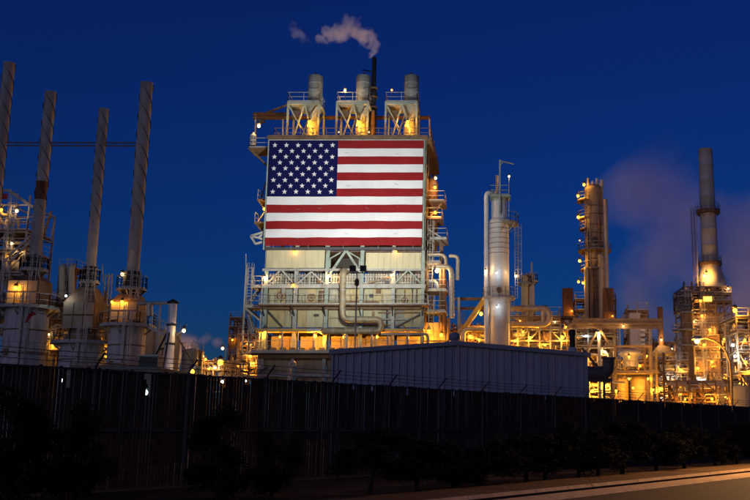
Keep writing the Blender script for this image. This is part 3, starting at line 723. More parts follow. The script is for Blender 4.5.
# ------------------------------------------------------------------ right flank: lift tower, ducts, platforms
rt = thing('side_tower', 'brown service tower with lamps hugging the right edge of the flag', 'tower', (PX(432, 300, YB + 4), YB + 4, 0))
YT = YB + 2.0
def tx(px, py=250): return PX(px, py, YT)
def tz(py): return PZ(py, YT)
for px in (426.5, 440.5):
    for y in (YT, YT + 3): bar('column', brown, rt, (tx(px), y, 0), (tx(px), y, tz(176 if px < 430 else 236)), .2)
m = MB(); m.lathe([(.5, tz(250)), (.62, tz(248)), (.62, tz(180)), (.4, tz(176)), (.05, tz(174))], (tx(431, 210), YT + 1.5, 0), 16); m.build('vessel', rust, rt)
for py, a, b in ((201, 425, 445), (218, 425, 442), (238.5, 425, 447), (262, 425, 441), (290, 423, 447), (311, 423, 446)):
    deck(rt, brown if py < 230 else galv, galv, (tx(a, py), YT - .3, tz(py)), (tx(b, py), YT + 3.2), 'fr')
bar('brace', galv, rt, P(428, 229, YT - .35), P(442, 238, YT - .35), .12); bar('brace', brown, rt, P(442, 203, YT - .2), P(430, 217, YT - .2), .16)
for px, py, s, r in ((435.6, 178.3, 150, .2), (435, 187.5, 110, .22), (435.2, 212.7, 170, .22), (437, 271, 200, .3)): lamp(rt, px, py, YT - .5, SOD if py > 180 and py < 250 else SODW, s, r)
ladder(rt, galv, tx(430.5, 260), YT - .4, tz(290), tz(226)); ladder(rt, white, tx(432, 312), YT - 1.2, tz(336), tz(302))
m = MB()
bar('antenna', galv, rt, P(428.5, 176, YT), P(429, 118, YT), .07)
for i, (pts, r, mt) in enumerate(((((436, 266.5), (451.5, 266.5), (452, 318)), .25, pipeins), (((449, 256), (458, 256), (457.3, 280)), .18, pipeins), (((427, 254.5), (446, 254.5), (446, 268)), .17, pipeins), (((424, 281), (436, 281), (438, 288)), .17, insul), (((444, 268), (444, 335)), .22, rust), (((448, 318), (448, 340)), .22, brown))):
    pipe('duct', mt, rt, [P(a, b, YT - .8 + i * .25) for a, b in pts], r, .8, 12)
for py in range(275, 318, 4):
    c = P(452, py, YT - .8); rod('duct_band', galv, rt, c - V((0, 0, .03)), c + V((0, 0, .03)), .285)
m = MB(); m.box((tx(425), YT + .5, 0), (tx(446), YT + 3, tz(322))); m.build('switch_room', wallbrown, rt)
for px, py in ((424.3, 335), (428.8, 331.5), (441.3, 335.3)): lamp(rt, px, py, YT - .9, SOD, 150, .25)
railing('handrail', yellowp, rt, [(tx(424, 345), YT - 1.2, tz(343)), (tx(446, 345), YT - 1.2, tz(343))])
# ------------------------------------------------------------------ flood-light mast in front of the building
YP = 70.0
fp = P(356.8, 285, YP)
fm = thing('floodlight_mast', 'slim mast with two dark floodlights aimed up at the flag', 'floodlight', (fp.x, fp.y, 0))
m = MB(); m.tube([(fp.x, fp.y, 0), (fp.x, fp.y, PZ(300, YP)), (fp.x, fp.y, PZ(272, YP))], [.08, .06, .045], 10); m.build('pole', galv, fm)
m = MB(); m.lathe([(.05, fp.z - .1), (.17, fp.z), (.17, fp.z + .35), (.05, fp.z + .5)], (fp.x, fp.y, 0), 10); m.build('junction_box', dark, fm)
bar('cross_arm', dark, fm, P(351.5, 272.8, YP), P(363.5, 272.8, YP), .07)
for k, px in enumerate((352.3, 362.8)):
    c = P(px, 268.5, YP); m = MB(); s = .21
    m.add([c + V(q) for q in ((-s, 0, -s), (s, 0, -s), (s, 0, s), (-s, 0, s), (-s * 1.2, .3, -s * .9), (s * 1.2, .3, -s * .9), (s * 1.2, .2, s * 1.3), (-s * 1.2, .2, s * 1.3))],
          [(0, 1, 2, 3), (0, 4, 5, 1), (1, 5, 6, 2), (2, 6, 7, 3), (3, 7, 4, 0)])
    hd = m.build('floodlight_head', blackm, fm); bar('yoke', dark, hd, c - V((0, 0, .38)), c - V((0, 0, .15)), .08)
    m = MB(); m.add([c + V(q) for q in ((-s * 1.15, .27, -s * .86), (s * 1.15, .27, -s * .86), (s * 1.15, .19, s * 1.25), (-s * 1.15, .19, s * 1.25))], [(0, 3, 2, 1)]); m.build('lens', bulb_mat(WHT, 20), hd)
    ld = bpy.data.lights.new('floodlight_beam', 'SPOT'); ld.energy = 15500; ld.spot_size = R(80); ld.spot_blend = 1.0; ld.color = (1, .98, .86); ld.shadow_soft_size = .2
    lo = bpy.data.objects.new('floodlight_beam', ld); tgt = V(((XL + XR) / 2 + (-3 if k == 0 else 3), YB - .5, bz(203 if k == 0 else 195)))
    pos = c + V((0, .5, .1)); q = (tgt - pos).to_track_quat('-Z', 'Y').to_matrix().to_4x4(); q.translation = pos
    link(lo, fm, q)

# ------------------------------------------------------------------ fired heaters with tall stacks, left
YS = 75.0
def heater(lab, cx, y_ref, half, py_deck, box_py, collar_py, ring_py, stack_cx, stack_ref, stack_r, top_py, ring_half, Y=YS, walk=0, ladders=1, pan=tankwhite):
    r = half * MPP(Y, y_ref); yc = Y + r; x = PX(cx, y_ref, yc); z = lambda py: PZ(py, yc)
    t = thing('fired_heater', lab, 'heater', (x, yc, 0), 'fired heaters with tall stacks')
    zd = z(py_deck)
    # shell of separate plates
    rows, seg = 4, 10
    for j in range(rows):
        z0, z1 = zd * j / rows, zd * (j + 1) / rows
        for i in range(seg):
            a0, a1 = 2 * math.pi * (i + .5 * (j % 2)) / seg, 2 * math.pi * (i + 1 + .5 * (j % 2)) / seg; m = MB(); q = []
            for k in range(4):
                a = a0 + .006 + (a1 - a0 - .012) * k / 3; q += [V((x + r * math.cos(a), yc + r * math.sin(a), z0 + .012)), V((x + r * math.cos(a), yc + r * math.sin(a), z1 - .012))]
            m.add(q, [(2 * k, 2 * k + 2, 2 * k + 3, 2 * k + 1) for k in range(3)], True); m.build('shell_plate', pan, t)
    m = MB(); m.cyl((x, yc, 0), (x, yc, zd - .02), r - .025, r - .025, 28); m.build('core', dark, t)
    for f in (.2, .36, .52, .68, .84): 
        m = MB(); m.lathe([(r - .01, zd * f - .05), (r + .05, zd * f - .05), (r + .05, zd * f + .05), (r - .01, zd * f + .05)], (x, yc, 0), 28); m.build('stiffener_ring', brown, t)
    # peep door, conduit
    a = R(-115); c = V((x + r * math.cos(a), yc + r * math.sin(a), zd * .68)); d = V((math.cos(a), math.sin(a), 0)); tt = V((-d.y, d.x, 0))
    bar('access_door', brown, t, c - V((0, 0, .3)) + d * .03, c + V((0, 0, .3)) + d * .03, .5, .08, up=tuple(d))
    for aa in (-75, -60): 
        a = R(aa); c = V((x + (r + .1) * math.cos(a), yc + (r + .1) * math.sin(a), 0)); rod('conduit', dark, t, c, c + V((0, 0, zd)), .045)
    ring_deck(t, galv, galv, (x, yc, zd), r * .5, r + .75)
    # radiant arch, convection box
    zb0, zb1 = z(box_py[0]), z(box_py[1]); bw = r * .78
    m = MB(); m.lathe([(r * .98, zd), (r * .8, zd + .5), (bw * .8, zb0)], (x, yc, 0), 20); m.build('arch', brown, t)
    m = MB(); m.box((x - bw, yc - bw * .9, zb0), (x + bw, yc + bw * .9, zb1)); cb = m.build('convection_box', brown, t)
    for k in range(3): 
        for j in range(2):
            dz = (zb1 - zb0) / 2; box('access_panel', cream if (k < 2 and 'third' not in lab) else wallbrown, cb, (x - bw + .1 + k * bw * .63, yc - bw * .9 - .08, zb0 + j * dz + .08), (x - bw + .04 + (k + 1) * bw * .63, yc - bw * .9 - .005, zb0 + (j + 1) * dz - .06))
    xs = PX(stack_cx, stack_ref, yc); rs = stack_r * MPP(Y, 200); zc = z(ring_py)
    m = MB(); m.add([V((x + a * bw, yc + b * bw * .9, zb1)) for a, b in ((-1, -1), (1, -1), (1, 1), (-1, 1))] + [V((xs + a * rs * 1.5, yc + b * rs * 1.5, zc - .5)) for a, b in ((-1, -1), (1, -1), (1, 1), (-1, 1))],
          [(0, 1, 5, 4), (1, 2, 6, 5), (2, 3, 7, 6), (3, 0, 4, 7), (4, 5, 6, 7)]); m.build('hood', brown, t)
    m = MB(); m.cyl((xs, yc, zc - .6), (xs, yc, z(collar_py)), rs * 1.45, rs * 1.35, 18); m.build('collar', blackm, t)
    ring_deck(t, galv, galv, (xs, yc, zc), rs * 1.3, ring_half * MPP(Y, ring_py))
    # stack in courses, with helical strakes near the top
    z0, z1 = z(collar_py), z(top_py); n = 9
    for k in range(n):
        a, b = z0 + (z1 - z0) * k / n, z0 + (z1 - z0) * (k + 1) / n
        m = MB(); m.lathe([(rs * .96, a), (rs, a + .03), (rs, b - .05), (rs * 1.03, b - .04), (rs * 1.03, b - .005)] + ([(rs * .85, b), (rs * .85, b - 1)] if k == n - 1 else []), (xs, yc, 0), 20)
        m.build('stack_course', rust if (k == 3 and 'second' in lab) else stackgrey, t)
    hs_ = (z1 - z0) * .72
    for q in range(3):
        m = MB(); pts = []
        for i in range(97):
            a = q * 2 * math.pi / 3 + i / 96 * 2 * math.pi * hs_ / (rs * 10); zz = z1 - .2 - hs_ * i / 96
            pts += [V((xs + rs * math.cos(a), yc + rs * math.sin(a), zz)), V((xs + rs * 1.13 * math.cos(a), yc + rs * 1.13 * math.sin(a), zz + .05))]
        m.add(pts, [(2 * i, 2 * i + 1, 2 * i + 3, 2 * i + 2) for i in range(96)]); m.build('helical_strake', blackm, t)
    ladder(t, galv, x + r * .55, yc - r - .55, .2, zd + 1.0)
    ladder(t, galv, xs + rs * 1.2, yc - rs - .3, zd, zc + 1, cage=True)
    return t, x, yc, r
h0 = heater('tall stack heater cut off by the left picture edge', -26, 330, 20, 318, (312, 286), 258, 272, -12, 268, 5.7, 63, 12)
h1 = heater('second stack from the left, on a pale heater with a cream lit box', 25.5, 335, 20.5, 308.5, (306, 282), 256, 270.5, 34.5, 262, 5.6, 92, 14)
h2 = heater('third stack from the left, thinner, on a grey heater behind the fence', 82, 350, 21, 343.5, (330, 304), 267, 282.5, 90, 275, 4.9, 109, 10)
h3 = heater('fourth and tallest looking stack, right of the heater row', 126, 350, 18, 326.5, (322, 303), 272, 289.5, 132, 283, 6.1, 83, 15)
for px, py, t, c, s, r in ((15.8, 288, h1[0], SOD, 60, .2), (122.3, 274.5, h3[0], SODW, 60, .2), (66, 296, h2[0], WHT, 50, .12), (122, 302, h3[0], SOD, 50, .18), (112, 302, h3[0], SOD, 30, .15)):
    lamp(t, px, py, YS + .15 if py > 280 else YS + 1.0, c, s, r)
# sloping stair on the right of the fourth heater
ss = thing('heater_stair', 'railed stair running down to the right of the fourth heater', 'stairs', P(158, 400, YS + 1) * 1)
A, B = P(147, 326, YS + 1), P(166, 335.5, YS + 1)
for d in (-.35, .35): bar('stringer', galv, ss, A + V((0, d, 0)), B + V((0, d, 0)), .06, .22)
for i in range(9): q = A.lerp(B, i / 8); box('tread', galv, ss, q - V((.12, .33, .02)), q + V((.12, .33, .02)))
railing('handrail', galv, ss, [A - V((0, .38, 0)), B - V((0, .38, 0))], step=.7)
bar('support', galv, ss, B, (B.x, B.y, 0), .12)
# twin tie cables linking the stacks
tie = thing('stack_tie', 'thin double tie bar linking the four left stacks high up', 'tie bar', P(60, 145, YS + 1.6))
for dz in (0, .28): pipe('tie_pipe', brown, tie, [P(-20, 145.5, YS + 1.7) + V((0, 0, dz)), P(139, 146, YS + 1.7) + V((0, 0, dz))], .06)
for k in range(14): q = P(-20 + k * 12, 145.5, YS + 1.7); bar('tie_strut', brown, tie, q, q + V((.3, 0, .28)), .04)
redc = thing('wind_sock', 'limp red cloth hanging off the second heater platform', 'cloth', P(30, 312, YS - .9))
m = MB(); q = [P(33.5, 310.5, YS - .9), P(28, 315, YS - .9), P(24.5, 323, YS - .9), P(27, 321.5, YS - .8), P(31, 316.5, YS - .7), P(35.5, 314, YS - .8)]
m.add(q + [p + V((0, .12, 0)) for p in q], [(0, 1, 4, 5), (1, 2, 3, 4), (11, 10, 7, 6), (10, 9, 8, 7)] + [(i, (i + 1) % 6, 6 + (i + 1) % 6, 6 + i) for i in range(6)]); m.build('cloth', redm, redc)
rod('stick', white, redc, P(33, 311, YS - .85), P(45, 313, YS - .85), .05)

# ------------------------------------------------------------------ generic open process structure
pm = [pipeins, insul, pipebrown, galv, rust]
def structure(name, lab, cat, px0, px1, Y, levels, depth=4., nx=2, seed=0, frame_m=brown, ref=340, pipes=6, vessels=2, lamps=(), rails=True, risers=3, z_base=0, group=None):
    """columns, beams, gratings, braces, vessels and pipe runs; levels are photo rows from bottom to top"""
    rnd = random.Random(seed); x0, x1 = PX(px0, ref, Y), PX(px1, ref, Y); zs = [PZ(p, Y) for p in levels]
    pipes = int(pipes * 1.7) + 1; risers = int(risers * 2.2)
    t = thing(name, lab, cat, ((x0 + x1) / 2, Y + depth / 2, z_base), group); th = max(.12, min(.3, MPP(Y) * 1.6))
    xs = [x0 + (x1 - x0) * i / nx for i in range(nx + 1)]
    for x in xs:
        for y in (Y, Y + depth): bar('column', frame_m, t, (x, y, z_base), (x, y, zs[-1] + (.9 if rnd.random() < .4 else .05)), th)
    for i, z in enumerate(zs):
        for y in (Y, Y + depth): bar('beam', frame_m, t, (x0 - .1, y - .02, z), (x1 + .1, y - .02, z), th * 1.05, th * .8)
        for x in xs: bar('cross_beam', frame_m, t, (x, Y, z - .03), (x, Y + depth, z - .03), th * .8)
        if rnd.random() < .8:
            if rails: deck(t, brown, galv, (x0 - .15, Y - .2, z + th * .55 + .1), (x1 + .15, Y + depth * .9), 'f' + ('l' if rnd.random() < .5 else 'r'), th=.07)
    zz = [z_base] + zs
    for i in range(len(zz) - 1):
        for k in range(nx):
            if rnd.random() < .35:
                a, b = (xs[k], xs[k + 1]) if rnd.random() < .5 else (xs[k + 1], xs[k]); bar('brace', frame_m, t, (a, Y + .05, zz[i]), (b, Y + .05, zz[i + 1]), th * .6)
        for k in range(pipes):
            y = Y + rnd.uniform(.1, depth - .2) - (.45 if k % 3 == 0 else 0); r = rnd.choice((.07, .1, .14, .2)) * (1 if Y < 120 else 1.25); z = rnd.uniform(zz[i] + .3, zz[i + 1] - .1)
            a, b = sorted((rnd.uniform(x0 - .5, x1), rnd.uniform(x0, x1 + .6)))
            if b - a < .8: b = a + .9
            e = rnd.choice((-1, 1)) * rnd.uniform(.4, 1.4)
            pipe('pipe', rnd.choice(pm), t, [(a, y, max(.05, z + e)), (a, y, z), (b, y, z), (b, y + rnd.uniform(.3, 1), z)] if rnd.random() < .6 else [(a, y, z), (b, y, z), (b, y, max(.05, z - abs(e)))], r, r * 3, 8)
        for k in range(vessels):
            r = min(rnd.uniform(.3, .75), (zz[i + 1] - zz[i]) * .3, (x1 - x0) * .22); c = V((rnd.uniform(x0 + r, x1 - r), Y + rnd.uniform(r, depth - r), zz[i] + .15)); h = (zz[i + 1] - zz[i]) * rnd.uniform(.5, .85); m = MB()
            if rnd.random() < .6:
                m.lathe([(.02, 0), (r * .8, .05), (r, .25), (r, h - .25), (r * .8, h - .08), (.02, h)], c, 14); v = m.build('vessel', rnd.choice((wallbrown, insul, pipeins, pipebrown, wallbrown)), t)
                rod('nozzle', pipebrown, v, c + V((0, 0, h - .05)), c + V((0, 0, h + .3)), r * .25)
            else:
                L = rnd.uniform(1.2, 2.2); c.z += r * .6; m.tube([c + V((-L / 2 - .2, 0, r)), c + V((-L / 2 - .12, 0, r)), c + V((-L / 2, 0, r)), c + V((L / 2, 0, r)), c + V((L / 2 + .12, 0, r)), c + V((L / 2 + .2, 0, r))], [r * .3, r * .8, r, r, r * .8, r * .3], 12)
                v = m.build('heat_exchanger', rnd.choice((pipeins, insul, rust)), t)
                for s in (-.3, .3): box('saddle', dark, v, c + V((L * s - .1, -r * .7, -r * .6)), c + V((L * s + .1, r * .7, r * .3)))
    for k in range(risers):
        x = rnd.uniform(x0, x1); y = Y + rnd.uniform(-.3, depth); r = rnd.choice((.08, .12, .18)); pipe('riser', rnd.choice(pm), t, [(x, y, z_base), (x, y, zs[-1] * rnd.uniform(.6, 1.03)), (x + rnd.choice((-1, 1)) * rnd.uniform(.4, 1.2), y, zs[-1] * rnd.uniform(.6, 1.03))], r, r * 3, 8)
    if rnd.random() < .8: ladder(t, galv, rnd.choice(xs) + .4, Y - .3, z_base + .2, zs[-1] + .8)
    for lp in lamps:
        px, py = lp[0], lp[1]; col = lp[2] if len(lp) > 2 else SOD; s = lp[3] if len(lp) > 3 else 170; r = lp[4] if len(lp) > 4 else .2 * Y / 95
        lamp(t, px, py, Y - .35, col, s * (1. if px > 640 else .7 if px > 130 else .4), r)
    return t
def column(lab, cx, ref, half, top_py, Y, shell=insul, decks=(), bands=0, name='distillation_column', cat='tower', cone=None, ladder_=None, lamps=(), deckm=galv, courses=0, group=None, head=True, z0=0):
    r = half * MPP(Y, ref); yc = Y + r; x = PX(cx, ref, yc); zt = PZ(top_py, yc)
    t = thing(name, lab, cat, (x, yc, z0), group)
    n = max(1, courses)
    for k in range(n):
        a, b = z0 + (zt - z0) * k / n, z0 + (zt - z0) * (k + 1) / n; prof = [(r, a), (r, b - .04), (r * 1.012, b - .03), (r * 1.012, b)]
        if k == 0: prof = [(r * 1.15, a), (r * 1.15, a + .3)] + prof[1:]
        if k == n - 1 and head: prof += [(r * .9, b + r * .25), (r * .55, b + r * .5), (.02, b + r * .6)]
        elif k == n - 1: prof += [(r * .86, b), (r * .86, b - 1.5)]
        m = MB(); m.lathe(prof, (x, yc, 0), 26); m.build('shell_course', shell, t)
    for k in range(bands):
        z = z0 + (zt - z0) * (k + .5) / bands; m = MB(); m.lathe([(r, z - .035), (r + .025, z - .03), (r + .025, z + .03), (r, z + .035)], (x, yc, 0), 26); m.build('insulation_band', bandm, t)
    for py, e0, e1, a0, a1 in decks: 
        c = V((x, yc, PZ(py, Y))); ring_deck(t, deckm, galv, c, r * 1.02, e1 * MPP(Y, py), a0, a1)
    if ladder_:
        for px, p0, p1 in ladder_: lx_ = PX(px, (p0 + p1) / 2, Y); ladder(t, galv, lx_, yc - max(.3, math.sqrt(max(0, (r + .4) ** 2 - (lx_ - x) ** 2))), PZ(p0, Y), PZ(p1, Y), V((1 if lx_ > x else -1, -.6, 0)).normalized())
    for lp in lamps: lamp(t, lp[0], lp[1], Y + (lp[5] if len(lp) > 5 else 0), lp[2], lp[3], lp[4])
    return t, x, yc, r

# ------------------------------------------------------------------ left: steel structure, furnace tower, tanks
ls = structure('pipe_structure', 'tall steel structure with lamps at the left picture edge', 'structure', -30, 26, 84, (330, 300, 275, 252, 232, 205), 5, 3, 3, galv, 240, 4, 1, ((16.8, 211, SODW, 170, .2), (11.7, 243.5, SODW, 130, .15), (19.2, 252.5, SODW, 150, .15), (8.6, 256.5, SOD, 130, .14), (1, 210, SOD, 150, .2)))
bar('roof_beam', galv, ls, P(8, 190, 84), P(36, 209, 84), .25); bar('roof_beam', white, ls, P(-5, 190.5, 84), P(11, 190.5, 84), .2)
for a, b in (((30, 236), (4, 262)), ((33, 238), (8, 264))): bar('stair_stringer', galv, ls, P(*a, 83.6), P(*b, 83.6), .16)
box('red_panel', redm, ls, P(-2, 199, 83.8), P(8, 194, 83.9))
fb_ = structure('furnace_tower', 'brown furnace tower with two pale ducts between the second and third stacks', 'tower', 58, 74, 112, (330, 300, 270), 3.5, 2, 5, rust, 290, 1, 0, risers=0)
for px in (62, 71.5): pipe('duct', cream, fb_, [P(px, 330, 111.3), P(px, 267.5, 111.3), P(px + 2, 266.5, 112.5)], .36, .5, 12)
m = MB(); a, b = P(65, 330, 112), P(70, 275, 114); m.box(tuple(a), tuple(b)); m.build('core', rust, fb_)
structure('burner_platform', 'lamp-lit piping between the second and third heaters', 'structure', 44, 62, 80, (352, 338, 322, 305), 3, 1, 8, brown, 340, 4, 1, ((48.8, 334.5, SODW, 130, .12), (52.8, 344, SOD, 260, .18)))
structure('burner_platform', 'lamp-lit yellow piping between the third and fourth heaters', 'structure', 102, 110, 80, (366, 352, 338, 322), 3, 1, 9, yellowp, 340, 3, 0, ((104.5, 341, SOD, 230, .15), (107, 357, SOD, 230, .16), (104.5, 350, SOD, 120, .12)))
structure('pipe_bridge', 'dark pipe bridge passing behind the heaters at mid height', 'pipe rack', 30, 118, 92, (330, 312, 300), 3, 6, 11, brown, 320, 5, 1, ((70, 318, SOD, 60, .12), (98, 306, SOD, 90, .15), (110, 318, SOD, 110, .16)))
pr = thing('ladder_frame', 'thin pale ladder frame standing between the third and fourth stacks', 'frame', (PX(106, 300, 78), 78, 0))
for px in (104, 107.5, 111): bar('post', galv, pr, (PX(px, 290, 78), 78, PZ(345, 78)), (PX(px, 290, 78), 78, PZ(274, 78)), .09)
bar('post', galv, pr, (PX(107.5, 290, 78), 78.02, 0), (PX(107.5, 290, 78), 78.02, PZ(276, 78)), .12)
for py in (276, 286, 296, 306): bar('rung', galv, pr, (PX(103.5, 290, 78), 78, PZ(py, 78)), (PX(111.5, 290, 78), 78, PZ(py, 78)), .07)
bar('antenna', galv, pr, P(102.5, 282, 78), P(102.5, 264, 78), .06)
wp = thing('transfer_pipe', 'white overhead pipe from the fourth heater to the capped vent stack', 'pipe', P(155, 400, YS + 2))
pipe('pipe', white, wp, [P(138, 303.5, YS - 2), P(172, 303, YS - 2)], .14); pipe('drop_leg', pipeins, wp, [P(149.5, 304, YS - 2), P(149.5, 316, YS - 2)], .26)
pipe('support', galv, wp, [P(160.5, 304, YS - 2), V((PX(160.5, 304, YS - 2), YS - 2, 0))], .07)
def tank(lab, px0, px1, py_top, Y, mt, dome=.12, ref=350, rows=3, cat='tank'):
    x0, x1 = PX(px0, ref, Y), PX(px1, ref, Y); r = (x1 - x0) / 2; x = (x0 + x1) / 2; yc = Y + r; z = PZ(py_top, Y)
    t = thing('storage_tank', lab, cat, (x, yc, 0)); 
    for k in range(rows): a, b = z * k / rows, z * (k + 1) / rows; m = MB(); m.lathe([(r - .03 * (k % 2), a), (r - .03 * (k % 2), b)], (x, yc, 0), 40); m.build('shell_course', mt, t)
    m = MB(); m.lathe([(r + .06, z - .1), (r + .06, z + .02)] + [(r * math.cos(a), z + r * dome * math.sin(a)) for a in (.3, .6, .9, 1.2, 1.5)] + [(.02, z + r * dome)], (x, yc, 0), 40); rf_ = m.build('roof', mt, t)
    railing('handrail', galv, rf_, [V((x + r * math.cos(R(a)), yc + r * math.sin(R(a)), z + .02)) for a in range(180, 361, 20)])
    a = R(-60); ladder(t, galv, x + (r + .2) * math.cos(a), yc + (r + .2) * math.sin(a), .2, z + .8)
    return t
tank('big cream tank behind the fourth heater', 112, 169, 331, 100, cream, .16)
tank('low brown domed tank right of the capped vent stack', 179, 200, 351, 115, wallbrown, .3)
vx = P(170.5, 340, 62)
vst = thing('capped_vent_stack', 'slim grey vent stack with a conical cap and black tripod legs', 'chimney', (vx.x, vx.y, 0))
zt = PZ(304, 62); m = MB(); m.lathe([(.29, 0), (.29, zt * .55), (.31, zt * .55), (.31, zt * .56), (.27, zt * .57), (.27, zt)], (vx.x, vx.y, 0), 18); m.build('shaft', insul, vst)
m = MB(); m.lathe([(.27, zt + .02), (.40, zt + .06), (.36, zt + .14), (.02, zt + .34), ], (vx.x, vx.y, 0), 18); m.build('cap', blackm, vst)
for py in (326, 345): rod('band', blackm, vst, (vx.x, vx.y, PZ(py, 62)), (vx.x, vx.y, PZ(py, 62) + .12), .33)
for e in ((154, 359), (198, 371), (163, 371)): A = P(170.5, 326, 62); B = P(*e, 63.2 if e[0] != 163 else 60.5); d = (B - A); B2 = A + d * (A.z / (A.z - B.z)); bar('leg', blackm, vst, A, B2, .09)
bar('lamp_arm', galv, vst, P(175.5, 336, 61.8), P(182, 331, 61.8), .06); lamp(vst, 183.8, 330.8, 61.8, SODW, 50, .17)
yl = thing('yard_floodlight', 'pair of small dark floodlights on a post beside the teal cabinet', 'floodlight', (PX(162, 360, 61), 61, 0))
rod('post', dark, yl, (PX(162, 360, 61), 61, 0), (PX(162, 360, 61), 61, PZ(349, 61)), .05)
for px, py in ((161.5, 349), (160, 356)): c = P(px, py, 60.9); bar('head', blackm, yl, c - V((.12, 0, .04)), c + V((.12, .1, .06)), .16, .12)
# low control block behind the fence with a roof rail and the teal cabinet
cbk = thing('control_block', 'low flat-roofed block just behind the fence with a roof rail', 'building', (PX(110, 370, 48), 50, 0))
zc = PZ(369.5, 48); m = MB(); m.box((PX(66, 370, 48), 48, 0), (PX(160, 370, 48), 53, zc)); m.build('wall', dark, cbk)
m = MB(); m.box((PX(65, 370, 48), 47.8, zc), (PX(161, 370, 48), 53.2, zc + .1)); rr_ = m.build('roof', dark, cbk)
railing('roof_rail', brown, rr_, [(PX(70, 370, 48), 48, zc + .1), (PX(138, 370, 48), 48, zc + .1)], h=.42, step=.8)
tc = thing('utility_cabinet', 'teal steel cabinet standing behind the fence by the capped vent stack', 'cabinet', (PX(148, 370, 48), 48.3, zc + .1))
a, b = P(138.3, 369, 47.95), P(158, 356, 47.95); m = MB(); m.box((a.x, 47.95, zc + .1), (b.x, 48.8, b.z)); m.build('body', teal, tc)
m = MB(); m.box((a.x - .03, 47.9, b.z), (b.x + .03, 48.85, b.z + .06)); m.build('lid', galv, tc)
for k in (0, 1): xx = a.x + (b.x - a.x) * (.04 + .48 * k); box('door', blackm, tc, (xx, 47.92, zc + .16), (xx + (b.x - a.x) * .44, 47.948, b.z - .08))
# background units between the heaters and the flag building
structure('distant_unit', 'distant brown derrick-like tower left of the flag building', 'tower', 229, 241, 165, (372, 356, 340, 328, 319), 3, 2, 21, rust, 345, 3, 1, ((232.5, 340, SOD, 100, .25),), rails=True)
structure('distant_unit', 'glowing tangle of distant pipework beside the flag building foot', 'structure', 238, 266, 150, (378, 368, 358, 346, 336), 5, 3, 22, brown, 355, 7, 2, ((250.5, 356, SOD, 300, .35), (253.5, 363.5, SOD, 260, .3), (248, 344, SOD, 230, .3), (244.6, 371, SOD, 250, .3), (258, 352, SOD, 230, .3), (240, 366, SOD, 200, .25)))
structure('distant_unit', 'low distant pipe rack with orange lamps right of the brown domed tank', 'pipe rack', 196, 240, 140, (380, 370, 361), 5, 5, 23, brown, 368, 6, 1, ((203, 356.5, SODW, 200, .22), (205.5, 359.5, SOD, 200, .25), (215, 367.5, SODW, 260, .35), (209, 369, SOD, 160, .25), (198, 358, SODW, 200, .2)), rails=False)
def post_lamp(lab, px, py, Y, col=SOD, s=250, r=.3, name='yard_lamp', group='yard lamps'):
    p = P(px, py, Y); t = thing(name, lab, 'lamp', (p.x, p.y + 1.6, 0), group)
    m = MB(); m.tube([(p.x, p.y + 1.6, 0), (p.x, p.y + 1.6, p.z * .6), (p.x, p.y + 1.6, p.z + .35)], [.1, .08, .06], 8); m.build('pole', blackm, t)
    m = MB(); m.tube([(p.x, p.y + 1.6, p.z + .35), (p.x, p.y, p.z + .4)], .05, 6); m.lathe([(.05, r * 1.6 + .1), (r * 1.1, r * .95), (r, r * .95), (.05, r * 1.4)], p, 12); h = m.build('hood', dark, t)
    ball('bulb', bulb_mat(col, s), h, p, r * .75); glow(h, p, col, s, r); return t
post_lamp('brightest yellow yard lamp between the vent stack and the flag building', 220.3, 362.5, 120, SOD, 500, .5)
post_lamp('small pale yard lamp above the brightest yellow one', 222.6, 348.5, 135, SODW, 220, .28)
post_lamp('orange yard lamp at fence-top height right of the domed tank', 191.8, 371.8, 60, SOD, 120, .22)
post_lamp('bright white yard lamp glimpsed through the fence slats at left', 144.8, 392.5, 45, GRN, 30, .19)
post_lamp('small white yard lamp shining through the fence below the third stack', 62.5, 380.5, 45, WHT, 60, .11)
post_lamp('bluish white yard lamp behind the fence left of the flag building', 222.3, 382, 60, WHT, 700, .12)
post_lamp('faint white yard lamp behind the fence near the stair tower', 245.5, 381, 62, WHT, 200, .09)

# ------------------------------------------------------------------ right: silver column and its neighbours
Y1 = 96.0
t1, x1, yc1, r1 = column('silver banded column with a davit on top, right of the flag building', 499, 300, 10, 222, Y1, insul,
    decks=((297, 0, 17, 0, 360), (222, 0, 20, -80, 40)), bands=44, ladder_=((516.5, 297, 228), (509, 345, 300)),
    lamps=((485.3, 271, SODW, 70, .14, 0), (516.3, 276, SODW, 70, .17, 0), (496.5, 273, WHT, 130, .1, -1.0), (497, 307, WHT, 130, .1, -1.0)))  # the two white lamps before the shell are added to make its highlights
z = lambda py: PZ(py, Y1)
m = MB(); m.lathe([(r1 * .8, z(222)), (r1 * .8, z(197)), (r1 * .5, z(194))], (x1, yc1, 0), 24); m.build('top_section', insul, t1)
m = MB(); m.lathe([(r1 * .55, z(203)), (r1 * 1.0, z(196.5)), (r1 * .4, z(196.5))], (x1, yc1, 0), 24); m.build('top_funnel', green, t1)
deck(t1, green, green, (PX(489.5, 195, Y1), Y1 - .1, z(195)), (PX(510.5, 195, Y1), yc1 + r1), 'flrb')
pipe('overhead_pipe', insul, t1, [V((x1 - .4, yc1 - .2, z(192))), P(486.3, 192, Y1 + .5), P(486.3, 345, Y1 + .5), V((PX(486.3, 345, Y1 + .5), Y1 + .5, 0))], .24, .7, 12)
bar('davit_post', green, t1, P(499.8, 214, Y1 - .15), P(499.8, 160, Y1 - .15), .16); bar('davit_arm', green, t1, P(499.8, 161, Y1 - .15), P(514, 164, Y1 - .15), .12); bar('davit_brace', green, t1, P(500, 165, Y1 - .15), P(503, 162, Y1 - .15), .08)
rod('vent_pipe', pipebrown, t1, P(497, 196, Y1 + .4), P(497, 175.5, Y1 + .4), .14); rod('lamp_post', galv, t1, P(509, 222, Y1 + .3), P(509, 178, Y1 + .3), .04)
